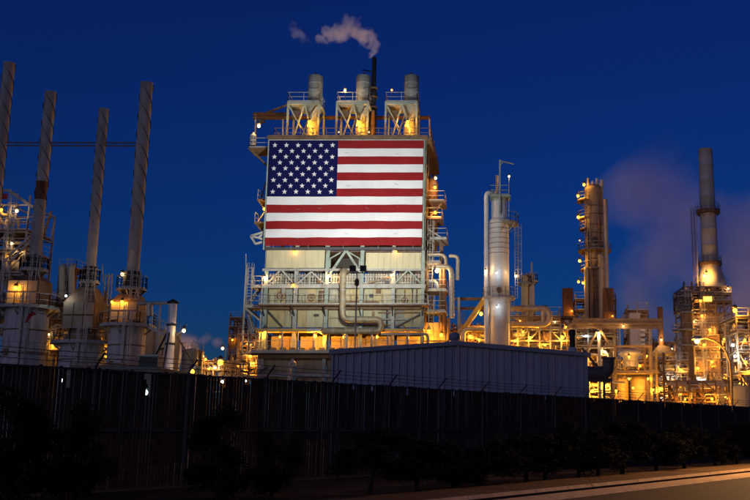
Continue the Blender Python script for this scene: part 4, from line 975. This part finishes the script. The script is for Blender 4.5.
lamp(t1, 509, 176.5, Y1 + .3, SODW, 130, .16)
c = V((PX(499, 290, Y1), Y1 - .02, z(290))); m = MB(); m.cyl(c + V((0, .2, 0)), c - V((0, .22, 0)), .3, .3, 16); m.build('manway', rust, t1)
for py in (309, 316): c = V((PX(497, py, Y1), Y1 - .02, z(py))); box('name_plate', white, t1, c - V((.35, .04, .04)), c + V((.35, .0, .04)))
t1b, *_ = column('pale slim column behind the silver one, on its right', 524.5, 300, 3.5, 277, 120, cream, decks=((283, 0, 7, 0, 360),), courses=3)
t1c, *_ = column('second pale slim column behind the silver one, slightly taller', 531, 300, 3.6, 275, 121, tankwhite, decks=((281, 0, 7, 0, 360),), courses=3)
rod('vent_pipe', galv, t1c, P(531.5, 277, 121.4), P(531.5, 262, 121.4), .12)
# pipe rack with U bend pipes between the columns
rk = structure('pipe_rack', 'orange-lit pipe rack behind the warehouse, right of the silver column', 'pipe rack', 507, 572, 101, (352, 341, 329.5), 5, 6, 31, galv, 335, 8, 2, ((562.5, 337.5, SOD, 330, .25), (530, 338, SOD, 260, .2), (515, 341, SOD, 260, .2), (545, 345, SOD, 260, .2), (523, 332, SOD, 150, .16)), rails=False)
ub = thing('expansion_loop', 'fat insulated pipe with a U-bend loop beside the silver column', 'pipe', (PX(530, 320, 100), 100, PZ(328, 100)))
pipe('pipe', pipeins, ub, [P(508, 308.5, 100), P(549.5, 308.5, 100), P(549.5, 324.5, 100), P(506, 324.5, 100)], .32, 1.1, 14)
pipe('riser', pipeins, ub, [P(543, 309, 100), P(543, 326, 100)], .2); 
for px in (543, 546): rod('valve_cap', dark, ub, P(px, 308.5, 100), P(px, 305.5, 100), .16)
for px in (514, 522, 530, 538): c = P(px, 308.5, 100); rod('jacket_band', galv, ub, c - V((.04, 0, 0)), c + V((.04, 0, 0)), .335)
for px in (512, 528, 541): bar('pipe_support', galv, ub, P(px, 324.5, 100.05) - V((0, 0, .3)), P(px, 331, 100.05), .16)
rk2 = structure('pipe_rack', 'orange-lit pipe rack between the flag building and the silver column', 'pipe rack', 447, 490, 100, (345, 333, 326), 5, 4, 33, brown, 330, 8, 2, ((481, 314, SOD, 330, .27), (470, 336, SOD, 200, .18), (455, 337, SOD, 180, .18), (479, 340, SOD, 200, .18)), rails=False)
for py in (299, 308.5): bar('tie_beam', brown, rk2, P(455, py, 99.8), P(489, py, 99.8), .3)
bar('portal_leg', galv, rk2, P(459, 345, 99.6), P(459, 297.5, 99.6), .28)
bar('conveyor', yellowp, rk2, P(464.5, 328, 99.4), P(484, 300, 99.4), .5, .7)
pipe('pipe', pipeins, rk2, [P(463, 345, 98.6), P(463, 329, 98.6), P(490, 329, 98.6)], .26, .7)
# ------------------------------------------------------------------ tall tower with lamps on brackets
Y2 = 128.0
t2, x2, yc2, r2 = column('tall lamp-lit tower with a row of bracket lamps on its left side', 594.5, 250, 9.6, 190, Y2, towerm,
    decks=((249.5, 0, 17, 0, 360), (268.5, 0, 15, 150, 300), (217, 0, 16, 150, 230), (199, 0, 17, 150, 235), (228, 0, 15, 160, 225)), courses=7, deckm=brown, ladder_=((589, 330, 195),))
for px, py, s, r in ((584, 184.8, 230, .27), (578, 196, 250, .27), (578.3, 217.3, 270, .3), (579.7, 240.5, 60, .12), (579.6, 261, 260, .28), (578.5, 282, 230, .24), (583, 283, 230, .24)):
    p = P(px, py, Y2); lamp(t2, px, py, Y2 - .2, SOD, s * .35, r, arm=V((x2 - r2 * .9, yc2 - r2 * .3, p.z + r * 2.8)))
for px, a, b, r in ((588, 192, 178, .2), (592, 195, 181, .12), (597, 192, 178.5, .2), (602, 192, 180, .26), (600, 192, 184, .14)): rod('top_pipe', stackgrey, t2, P(px, a, Y2 + .8), P(px, b, Y2 + .8), r)
rt2 = random.Random(5)
for k in range(9):
    a = R(rt2.uniform(200, 340)); q = V((x2 + (r2 + .16) * math.cos(a), yc2 + (r2 + .16) * math.sin(a), 0)); rod('thin_riser', rt2.choice((galv, pipebrown, dark, tan)), t2, q, q + V((0, 0, PZ(rt2.choice((215, 232, 248, 262, 270, 282)), Y2))), rt2.choice((.06, .08, .1)))
for py in (205, 213, 224, 232, 241, 258, 276, 288, 300): m = MB(); zq = PZ(py, Y2); m.lathe([(r2, zq - .05), (r2 + .05, zq - .04), (r2 + .05, zq + .04), (r2, zq + .05)], (x2, yc2, 0), 24); m.build('stiffener_ring', dark, t2)
railing('top_rail', galv, t2, [V((x2 + r2 * .95 * math.cos(R(a)), yc2 + r2 * .95 * math.sin(R(a)), PZ(190, Y2))) for a in range(180, 361, 30)])
for px, mt, r, top in ((605.5, pipeins, .28, 200), (586, cream, .3, 268), (591, pipebrown, .3, 270), (600.5, cream, .34, 255)): pipe('riser', mt, t2, [V((PX(px, 280, Y2), Y2 - .35, 0)), P(px, top, Y2 - .35), V((PX(px, top, Y2), Y2 + .6, PZ(top, Y2)))], r, .6, 10)
c = V((PX(595, 240, Y2), Y2 - .1, PZ(240, Y2))); m = MB(); m.cyl(c + V((0, .4, 0)), c - V((0, .3, 0)), .42, .42, 14); m.build('manway', dark, t2)
for i, (px0, px1, py0, side) in enumerate(((563.2, 573, 288, 'left'), (603.8, 613.6, 288, 'right'))):
    Y = 122; t = thing('square_stack', f'rusty square stack standing just {side} of the tall lamp-lit tower', 'chimney', (PX((px0 + px1) / 2, 310, Y), Y + .7, 0), 'rusty square stacks')
    x0, x1_ = PX(px0, 300, Y), PX(px1, 300, Y); z0, z1 = PZ(345, Y), PZ(py0, Y); n = 5
    for k in range(n):
        a, b = z0 + (z1 - z0) * k / n, z0 + (z1 - z0) * (k + 1) / n; m = MB(); e = .0 if k % 2 else .03; m.box((x0 - e, Y - e, a + .01), (x1_ + e, Y + 1.3 + e, b - .01)); m.build('casing_section', rust, t)
    m = MB(); m.add([V((x0 + (x1_ - x0) * a - .6 * (1 - 2 * a) , Y - .6 + b * 2.5, 0)) for a, b in ((0, 0), (1, 0), (1, 1), (0, 1))] + [V((x0 if a == 0 else x1_, Y + b * 1.3, z0)) for a, b in ((0, 0), (1, 0), (1, 1), (0, 1))], [(0, 1, 5, 4), (1, 2, 6, 5), (2, 3, 7, 6), (3, 0, 4, 7)]); m.build('base', rust, t)
    m = MB(); m.box((x0 + .12, Y + .12, z1 - .01), (x1_ - .12, Y + 1.2, z1 + .03)); m.build('mouth', blackm, t)
    if i == 0: deck(t, brown, brown, (PX(558.5, 318, Y), Y - .8, PZ(318, Y)), (PX(577.5, 318, Y), Y + 2), 'flr')
    lamp(t, 571.8 if i == 0 else 612.5, 311 if i == 0 else 316, Y - .5, SOD, 130 if i == 0 else 60, .12)
# cream pipe bridge
Yb = 104.0
br = thing('pipe_bridge', 'long cream pipe bridge crossing in front of the tall lamp-lit tower', 'bridge', (PX(615, 324, Yb), Yb, 0))
for py, h in ((319.5, .16), (327, .18)): bar('chord', tan, br, P(573, py, Yb), P(662, py + .6, Yb), h, .3)
pipe('pipe', tan, br, [P(572, 323.3, Yb + .1), P(661, 323.8, Yb + .1)], .3, n=12); pipe('pipe', pipeins, br, [P(574, 321, Yb + 1), P(658, 321.5, Yb + 1)], .25, n=12)
for k in range(10): px = 575 + k * 9.4; bar('web', tan, br, P(px, 327, Yb - .1), P(px, 319.7, Yb - .1), .1)
for px in (575, 598.5, 650): bar('trestle_leg', galv, br, V((PX(px, 330, Yb), Yb + .2, 0)), P(px, 319, Yb + .2), .3)
for a, b in (((578, 320), (567, 329)), ((599, 328), (610, 345)), ((597, 332), (584, 356))): bar('strut', tan, br, P(*a, Yb - .15), P(*b, Yb - .15), .22)
lamp(br, 598.6, 333.8, Yb - .3, SODW, 240, .2); lamp(br, 623.5, 326, Yb - .35, SODW, 60, .1)
# units below the bridge
structure('process_unit', 'lamp-lit piping and stairs just right of the warehouse eave', 'structure', 576, 614, 108, (392, 378, 362, 348, 336), 5, 3, 41, galv, 360, 8, 2, ((592, 391, SOD, 600, .3), (605.5, 386.5, SOD, 600, .3), (596, 375, SOD, 400, .2), (588, 382, SOD, 500, .25), (605, 352, SODW, 230, .18), (586, 336, WHT, 60, .15), (584, 360, SOD, 250, .2)))
structure('process_unit', 'tall pale-boxed unit behind the vessel frame right of the tower', 'structure', 628, 648, 125, (345, 335, 324, 312), 4, 2, 43, brown, 330, 4, 1, ((632, 340, SOD, 120, .2), (640, 350, SOD, 200, .2)))
bxu = thing('exchanger_house', 'pale grey box tower with side vents behind the pipe bridge', 'tower', (PX(635, 330, 123), 124, 0))
m = MB(); m.box((PX(630, 330, 123), 123, 0), (PX(640.5, 330, 123), 126, PZ(313, 123))); m.build('casing', tankwhite, bxu)
for k in range(4): m = MB(); zz = PZ(331 + k * 5, 123); m.box((PX(640.6, 330, 123), 123.1, zz), (PX(645, 330, 123), 125, zz + .35)); m.build('vent_hood', insul, bxu)
rod('mast', galv, bxu, P(637, 314, 124), P(637, 300, 124), .05)
# dark unlit duct with elbow near the warehouse
Yd = 78.0
dd = thing('dark_duct', 'dark unlit duct with a raised elbow end beside the warehouse', 'duct', (PX(596, 372, Yd), Yd, 0))
pipe('duct', dark, dd, [P(580, 373, Yd), P(608, 373, Yd), P(609, 358, Yd)], .55, .7, 16)
rod('flange', dark, dd, P(609, 359, Yd), P(609, 357.6, Yd), .68)
bar('lower_beam', dark, dd, P(580, 380, Yd), P(612, 380, Yd), .3); bar('strut', dark, dd, P(582, 348, Yd - .7), P(606, 378, Yd - .7), .16)
for px in (588, 604): bar('leg', dark, dd, V((PX(px, 380, Yd), Yd, 0)), P(px, 380, Yd), .2)
# frame with two orange lit vessels
Yv = 92.0
vf = thing('vessel_frame', 'pale railed frame around two orange-lit tanks, right of the warehouse', 'structure', (PX(635, 380, Yv), Yv + 2, 0))
for px in (615.5, 651, 656.5):
    for y in (Yv, Yv + 3.6): bar('column', tan, vf, (PX(px, 370, Yv), y, 0), (PX(px, 370, Yv), y, PZ(345.5 if px < 652 else 349, Yv)), .2)
for y in (Yv, Yv + 3.6): bar('top_beam', tan, vf, (PX(615, 346, Yv), y - .03, PZ(346.5, Yv)), (PX(652, 346, Yv), y - .03, PZ(346.5, Yv)), .22)
deck(vf, tan, tan, (PX(614, 372, Yv), Yv - .4, PZ(372, Yv)), (PX(659, 372, Yv), Yv + 4), 'flr')
deck(vf, galv, tan, (PX(612, 382, Yv), Yv - .9, PZ(382, Yv)), (PX(624, 382, Yv), Yv - .45), 'l')
for px, h, top, lab in ((623, 8, 376, 0), (643, 9.5, 375, 1)):
    x = PX(px, 390, Yv); r = h * MPP(Yv); m = MB(); zt = PZ(top, Yv); m.lathe([(r, 0), (r, zt - .5), (r * .8, zt - .12), (.03, zt)], (x, Yv + 1.9, 0), 24); v = m.build('tank', tan, vf)
    for q in (.3, .55, .8): rod('band', pipebrown, v, (x, Yv + 1.9, zt * q - .04), (x, Yv + 1.9, zt * q + .04), r + .02)
x = PX(633, 355, Yv); m = MB(); m.lathe([(.75, PZ(366, Yv)), (.75, PZ(356, Yv)), (1.15, PZ(353, Yv)), (.95, PZ(350, Yv)), (.02, PZ(347.5, Yv))], (x, Yv + 1.9, 0), 22); m.build('agitator_head', insul, vf)
for px, py, s in ((629, 357, 160), (637, 372, 160), (633, 388, 330), (616, 391, 330), (653, 390, 330), (629, 379, 230), (648, 379, 230)): lamp(vf, px, py, Yv - .25, SOD, s * .8, .16)
structure('process_unit', 'dense low piping lit orange behind the two orange tanks', 'structure', 612, 664, 112, (396, 384, 372, 360), 5, 4, 47, brown, 380, 8, 2, ((660, 389, SOD, 300, .25), (640, 366, SOD, 200, .2), (624, 364, SOD, 200, .2)))
# ------------------------------------------------------------------ far right: big stack on its structure
Y3 = 155.0
bst = thing('big_stack', 'large pale stack with ring platforms rising from a lit structure, far right', 'chimney', (PX(709, 270, Y3), Y3 + 2, 0))
y3 = Y3 + 4; x3 = PX(710, 262, y3); ra = 6.9 * MPP(Y3, 150); z3 = lambda py: PZ(py, y3)
n = 7
for k in range(n):
    a, b = z3(262) + (z3(149.5) - z3(262)) * k / n, z3(262) + (z3(149.5) - z3(262)) * (k + 1) / n; q = ra * (1.22 - .2 * k / n); q2 = ra * (1.22 - .2 * (k + 1) / n)
    m = MB(); m.lathe([(q, a), (q2, b - .06), (q2 * 1.03, b - .05), (q2 * 1.03, b)] + ([(q2 * .85, b), (q2 * .85, b - 2)] if k == n - 1 else []), (x3, y3, 0), 24); m.build('stack_course', bluegrey, bst)
m = MB(); m.lathe([(ra * 1.05, z3(161)), (ra * 1.08, z3(160)), (ra * 1.08, z3(157.5)), (ra * 1.05, z3(157))], (x3, y3, 0), 24); m.build('dark_band', stackgrey, bst)
for py, h in ((211, 12.5), (263, 12)): ring_deck(bst, brown, brown, (x3, y3, z3(py)), ra * 1.1, h * MPP(Y3, py), th=.5)
m = MB(); m.lathe([(ra * 1.25, z3(262)), (ra * 1.4, z3(266)), (ra * 2.2, z3(284)), (ra * 2.2, z3(289))], (x3, y3, 0), 24); m.build('cone', stackgrey, bst)
ladder(bst, brown, PX(697, 230, Y3), y3 - 1, z3(284), z3(211)); rod('conduit', galv, bst, P(698, 290, y3 - 1), P(696.5, 211, y3 - 1), .07)
lamp(bst, 706.5, 274, Y3 + 1.2, SOD, 350, .3); lamp(bst, 704, 275.5, Y3 + 1, SODW, 200, .22)
for k in range(3): box('lit_window', bulb_mat((1, .5, .08), 3.), bst, P(703.5 + k * 3, 301.5, Y3 - .4), P(705.6 + k * 3, 296.5, Y3 - .3))
structure('furnace_structure', 'tall multi-storey lit steel structure carrying the large pale stack', 'structure', 686, 733, Y3, (393, 382, 371, 360, 349, 337, 325, 313, 302, 294, 287), 8, 6, 51, brown, 340, 4, 1,
    ((693, 322, SODW, 260, .3), (693.5, 360.5, SODW, 260, .25), (698, 368.5, SOD, 330, .3), (701.5, 380.5, WHT, 200, .25), (729, 377, SOD, 420, .4), (725, 396.5, SOD, 420, .35), (720.8, 348.7, SOD, 400, .4), (724.5, 339, SOD, 330, .33), (727.6, 338.5, SOD, 330, .33), (700.5, 301, SOD, 260, .28), (710, 330, SOD, 260, .3), (704, 345, SOD, 300, .3), (712, 362, SOD, 330, .3), (728, 288.5, SODW, 110, .2), (716, 384, SOD, 350, .3), (692, 392, SOD, 330, .3), (702, 316, SOD, 220, .28)))
wl_ = thing('furnace_casing', 'weathered boxy furnace casing inside the far right structure', 'furnace', (PX(709, 340, Y3 + 2), Y3 + 4, 0))
for k, (a, b, p0, p1) in enumerate(((697, 722, 402, 352), (699, 720, 350, 312), (701, 718, 310, 287))): m = MB(); m.box((PX(a, 340, Y3 + 2), Y3 + 2, max(0, PZ(p0, Y3 + 2))), (PX(b, 340, Y3 + 2), Y3 + 6.5, PZ(p1, Y3 + 2))); m.build('casing', rust, wl_)
t4, *_ = column('brown column with a railed head left of the large pale stack', 688, 350, 6.5, 312, 150, pipebrown, decks=((330, 0, 15, 120, 300), (312, 0, 9, 0, 360), (345, 0, 11, 0, 360)), courses=4, ladder_=((682, 400, 330),), lamps=((661.5, 340, SODW, 5, .05),) if False else ())
structure('column_head', 'dark railed cage on top of the brown column left of the stack', 'structure', 677.5, 691, 151, (312, 305, 298, 292), 3, 2, 53, dark, 302, 2, 0, risers=1, z_base=PZ(312, 151))
ch = thing('brown_chimney', 'short brown chimney on a hipped base left of the brown column', 'chimney', (PX(661.5, 340, 140), 141, 0))
xq = PX(661.7, 325, 140); m = MB(); m.lathe([(.42, PZ(346, 140)), (.42, PZ(308, 140)), (.46, PZ(307.8, 140)), (.46, PZ(306.4, 140)), (.34, PZ(306.4, 140)), (.34, PZ(310, 140))], (xq, 141, 0), 16); m.build('shaft', rust, ch)
m = MB(); a, b = PX(650, 352, 140), PX(679, 352, 140); zt, zb = PZ(345, 140), PZ(354, 140); m.add([V((a, 139.5, zb)), V((b, 139.5, zb)), V((b, 143, zb)), V((a, 143, zb)), V((xq - .5, 140.5, zt)), V((xq + .5, 140.5, zt)), V((xq + .5, 141.5, zt)), V((xq - .5, 141.5, zt))], [(0, 1, 5, 4), (1, 2, 6, 5), (2, 3, 7, 6), (3, 0, 4, 7), (4, 5, 6, 7), (3, 2, 1, 0)]); m.build('hipped_base', brown, ch)
for px in (651, 664, 677): bar('leg', brown, ch, (PX(px, 354, 140), 139.7, 0), (PX(px, 354, 140), 139.7, zb), .22)
lamp(ch, 661.3, 340, 139.6, SODW, 200, .22)
structure('process_unit', 'low lamp-dotted piping between the orange tanks and the large stack', 'structure', 652, 688, 132, (398, 386, 374, 362), 5, 3, 55, brown, 380, 7, 2, ((665, 377, WHT, 260, .3), (662, 389.5, SOD, 350, .35), (660.5, 397, WHT, 150, .2), (676, 384, SOD, 300, .28), (681, 370, SOD, 260, .25), (671, 395, SOD, 300, .28)))
structure('process_unit', 'pale pipework and tanks cut off by the right picture edge', 'structure', 738, 775, 118, (392, 374, 352, 332, 318), 6, 3, 57, tan, 350, 7, 3, ((735, 310.5, SOD, 500, .4), (733, 345.3, WHT, 220, .25), (735, 356.3, WHT, 300, .25), (746, 362, SOD, 200, .22), (745, 340, SOD, 200, .2), (742, 385, SOD, 330, .25), (748, 372, SOD, 300, .25)))
tank('yellow-green lit tank at the right picture edge', 735, 752, 387, 98, cream, .15, 390)
structure('process_unit', 'dark tangle of low pipes along the fence under the large stack', 'structure', 664, 742, 108, (402, 392, 381), 4, 6, 59, brown, 390, 7, 1, ((712, 399, SOD, 330, .22), (685, 399, SOD, 300, .2), (735, 400, SOD, 300, .2)), rails=False)
structure('process_unit', 'tall scaffolded unit with small lamps behind the brown chimney', 'structure', 640, 676, 146, (398, 389, 380, 371, 362, 353, 344), 4, 5, 61, brown, 370, 3, 1, ((647, 356, SOD, 160, .2), (656, 366, SOD, 200, .22), (668, 361, SOD, 200, .22), (645, 383, SOD, 260, .22), (672, 349, SODW, 120, .18)))
structure('process_unit', 'narrow pipe tower behind the pipe bridge, left of the tall lamp-lit tower', 'structure', 556, 584, 113, (345, 338, 331, 324), 4, 3, 63, tan, 335, 4, 1, ((577, 342, SOD, 200, .18), (566, 327, SOD, 120, .14)))
structure('pipe_rack', 'upper deck of thin pipes above the rack right of the silver column', 'pipe rack', 509, 560, 108, (330, 324, 318), 3, 6, 65, brown, 325, 5, 0, ((520, 321, SOD, 110, .14), (538, 327, SOD, 130, .14), (555, 322, SODW, 60, .12)), rails=True, risers=3)
structure('process_unit', 'lattice of platforms below the tall lamp-lit tower', 'structure', 576, 616, 133, (345, 334, 323, 312, 301), 4, 4, 67, brown, 330, 3, 1, ((584, 322, SOD, 130, .16), (608, 330, SOD, 160, .18), (596, 312, SOD, 90, .14)))
structure('process_unit', 'slender lattice stair tower right of the large stack', 'structure', 728, 745, 140, (395, 380, 365, 350, 335, 322), 4, 2, 69, brown, 360, 4, 1, ((739, 330, SOD, 200, .25), (741, 372, SOD, 260, .25), (737, 392, SOD, 260, .25)))
# curved street lamp behind the fence
Yl = 84.0
sl = thing('street_lamp', 'tall curved-arm street lamp, brightest light at the far right', 'street lamp', (PX(731.5, 400, Yl), Yl, 0))
pb = V((PX(731.5, 400, Yl), Yl, 0)); m = MB()
pts = [pb, P(731.2, 375, Yl), P(729.8, 362, Yl), P(726, 352, Yl), P(720, 344.5, Yl), P(713, 340, Yl), P(706, 338.2, Yl), P(700, 338.4, Yl)]
m.tube(pts, [.14, .11, .1, .09, .085, .08, .07, .06], 10); m.build('pole', tan, sl)
m = MB(); c = P(697, 339.3, Yl); m.tube([c + V((.55, 0, .06)), c + V((.3, 0, .1)), c + V((-.2, 0, .1)), c + V((-.5, 0, .02))], [.06, .17, .2, .06], 10); hd = m.build('head', galv, sl)
ball('bulb', bulb_mat(SODW, 400), hd, c - V((0, 0, .16)), .24); glow(hd, c - V((0, 0, .3)), SOD, 600, .34)

# the road's own lamp, standing on the pavement a little beyond the right picture edge
lp0 = RD(s_at(790, 9.0), 9.0, .1)
rl = thing('street_lamp', 'street lamp on the pavement just beyond the right picture edge', 'street lamp', lp0)
m = MB(); m.tube(bend([lp0, lp0 + V((0, 0, 8.2)), lp0 + V((0, 0, 8.8)) + N * 3.4], 1.2, 6), [.13] + [.1] * 7 + [.06], 10); m.build('pole', galv, rl)
c = lp0 + V((0, 0, 8.8)) + N * 3.8; m = MB(); m.tube([c - N * .5, c - N * .25 + V((0, 0, .06)), c + N * .2 + V((0, 0, .06)), c + N * .45], [.06, .17, .2, .06], 10); hd = m.build('head', galv, rl)
ball('bulb', bulb_mat(SODW, 400), hd, c - V((0, 0, .16)), .15)
ld = bpy.data.lights.new('street_lamp_beam', 'SPOT'); ld.energy = 22000; ld.color = (1, .5, .16); ld.spot_size = R(128); ld.spot_blend = .8; ld.shadow_soft_size = .15
q = (D * -.8 + N * .55 + V((0, 0, -1.0))).to_track_quat('-Z', 'Y').to_matrix().to_4x4(); q.translation = c - V((0, 0, .4)); link(bpy.data.objects.new('street_lamp_beam', ld), hd, q)

# ------------------------------------------------------------------ steam
def cloud(name, lab, balls, dens, col, Y, nscale, namp, soft=.35, aniso=.3, warp=2.):
    """steam: density follows soft balls along the drift, broken up by noise"""
    cs = [(P(px, py, Y + dy), r * MPP(Y, py)) for px, py, r, dy in balls]
    lo = V([min(c[i] - r * 1.05 - warp * .15 for c, r in cs) for i in range(3)]); hi = V([max(c[i] + r * 1.05 + warp * .15 for c, r in cs) for i in range(3)])
    m = MB(); m.box(tuple(lo), tuple(hi))
    mt = bpy.data.materials.new(name); mt.use_nodes = True; n = mt.node_tree.nodes; l = mt.node_tree.links; n.remove(n['Principled BSDF'])
    g = n.new('ShaderNodeNewGeometry'); prev = None
    wn = n.new('ShaderNodeTexNoise'); wn.inputs['Scale'].default_value = nscale * .55; wn.inputs['Detail'].default_value = 4; l.new(g.outputs['Position'], wn.inputs['Vector'])
    sb = n.new('ShaderNodeVectorMath'); sb.operation = 'SUBTRACT'; l.new(wn.outputs['Color'], sb.inputs[0]); sb.inputs[1].default_value = (.5, .5, .5)
    wv = n.new('ShaderNodeVectorMath'); wv.operation = 'MULTIPLY_ADD'; l.new(sb.outputs[0], wv.inputs[0]); wv.inputs[1].default_value = (warp, warp, warp); l.new(g.outputs['Position'], wv.inputs[2])
    for c, r in cs:
        d = n.new('ShaderNodeVectorMath'); d.operation = 'DISTANCE'; l.new(wv.outputs[0], d.inputs[0]); d.inputs[1].default_value = c
        f = n.new('ShaderNodeMath'); f.operation = 'MULTIPLY_ADD'; l.new(d.outputs['Value'], f.inputs[0]); f.inputs[1].default_value = -1 / r; f.inputs[2].default_value = 1
        if prev is not None:
            x = n.new('ShaderNodeMath'); x.operation = 'SMOOTH_MAX'; x.inputs[2].default_value = .25; l.new(prev, x.inputs[0]); l.new(f.outputs[0], x.inputs[1]); prev = x.outputs[0]
        else: prev = f.outputs[0]
    no = n.new('ShaderNodeTexNoise'); no.inputs['Scale'].default_value = nscale; no.inputs['Detail'].default_value = 5; no.inputs['Roughness'].default_value = .6; l.new(g.outputs['Position'], no.inputs['Vector'])
    k = n.new('ShaderNodeMath'); k.operation = 'MULTIPLY_ADD'; l.new(no.outputs[0], k.inputs[0]); k.inputs[1].default_value = namp; k.inputs[2].default_value = -namp * .5
    a = n.new('ShaderNodeMath'); a.operation = 'ADD'; l.new(prev, a.inputs[0]); l.new(k.outputs[0], a.inputs[1])
    mr = n.new('ShaderNodeMapRange'); mr.inputs[1].default_value = .25; mr.inputs[2].default_value = .25 + soft; mr.inputs[4].default_value = dens; l.new(a.outputs[0], mr.inputs[0])
    pv = n.new('ShaderNodeVolumePrincipled'); pv.inputs['Color'].default_value = (*col, 1); pv.inputs['Anisotropy'].default_value = aniso; l.new(mr.outputs[0], pv.inputs['Density'])
    l.new(pv.outputs[0], n['Material Output'].inputs['Volume'])
    return tag(m.build(name, mt), lab, 'steam', kind='stuff')
cloud('steam_plume', 'pale pink steam puff drifting left from the black roof stack',
      [(374, 55, 4.5, 5), (374.6, 50, 6, 5), (375, 45, 7.5, 5), (371, 40, 9.5, 5), (364, 35, 12, 5), (356, 30, 14, 5), (347, 27.5, 14.5, 5), (339, 29.5, 13, 5), (331, 33.5, 11.5, 5), (325, 39, 9, 5)], 1.25, (.98, .78, .82), YB, .8, 2.3, 1.0, -.4, 2.8)
cloud('steam_wisp', 'faint detached steam wisp left of the pink plume', [(297, 34, 10, 5), (302, 38.5, 9, 5), (294, 28, 8, 5)], .35, (.98, .78, .82), YB, 1.0, 2.2, .9, -.4, 2.8)
cloud('steam_drift', 'faint purple steam drifting across the sky around the large stack',
      [(650, 205, 75, 25), (625, 195, 60, 25), (690, 240, 80, 20), (730, 270, 95, 15), (765, 235, 80, 20), (665, 270, 75, 20), (745, 300, 85, 8), (715, 330, 80, 3), (745, 360, 70, 0), (640, 300, 70, 22)], .085, (1, .9, .96), Y3, .06, 2.0, 1.5, -.55, 12.)
cloud('steam_bank', 'pale steam bank glowing behind the capped vent stack', [(165, 343, 32, 30), (183, 349, 28, 30), (208, 340, 16, 45), (220, 343, 13, 45), (150, 335, 24, 30)], .25, (1, .9, .93), 110, .18, 1.3, .7, -.5, 4.)
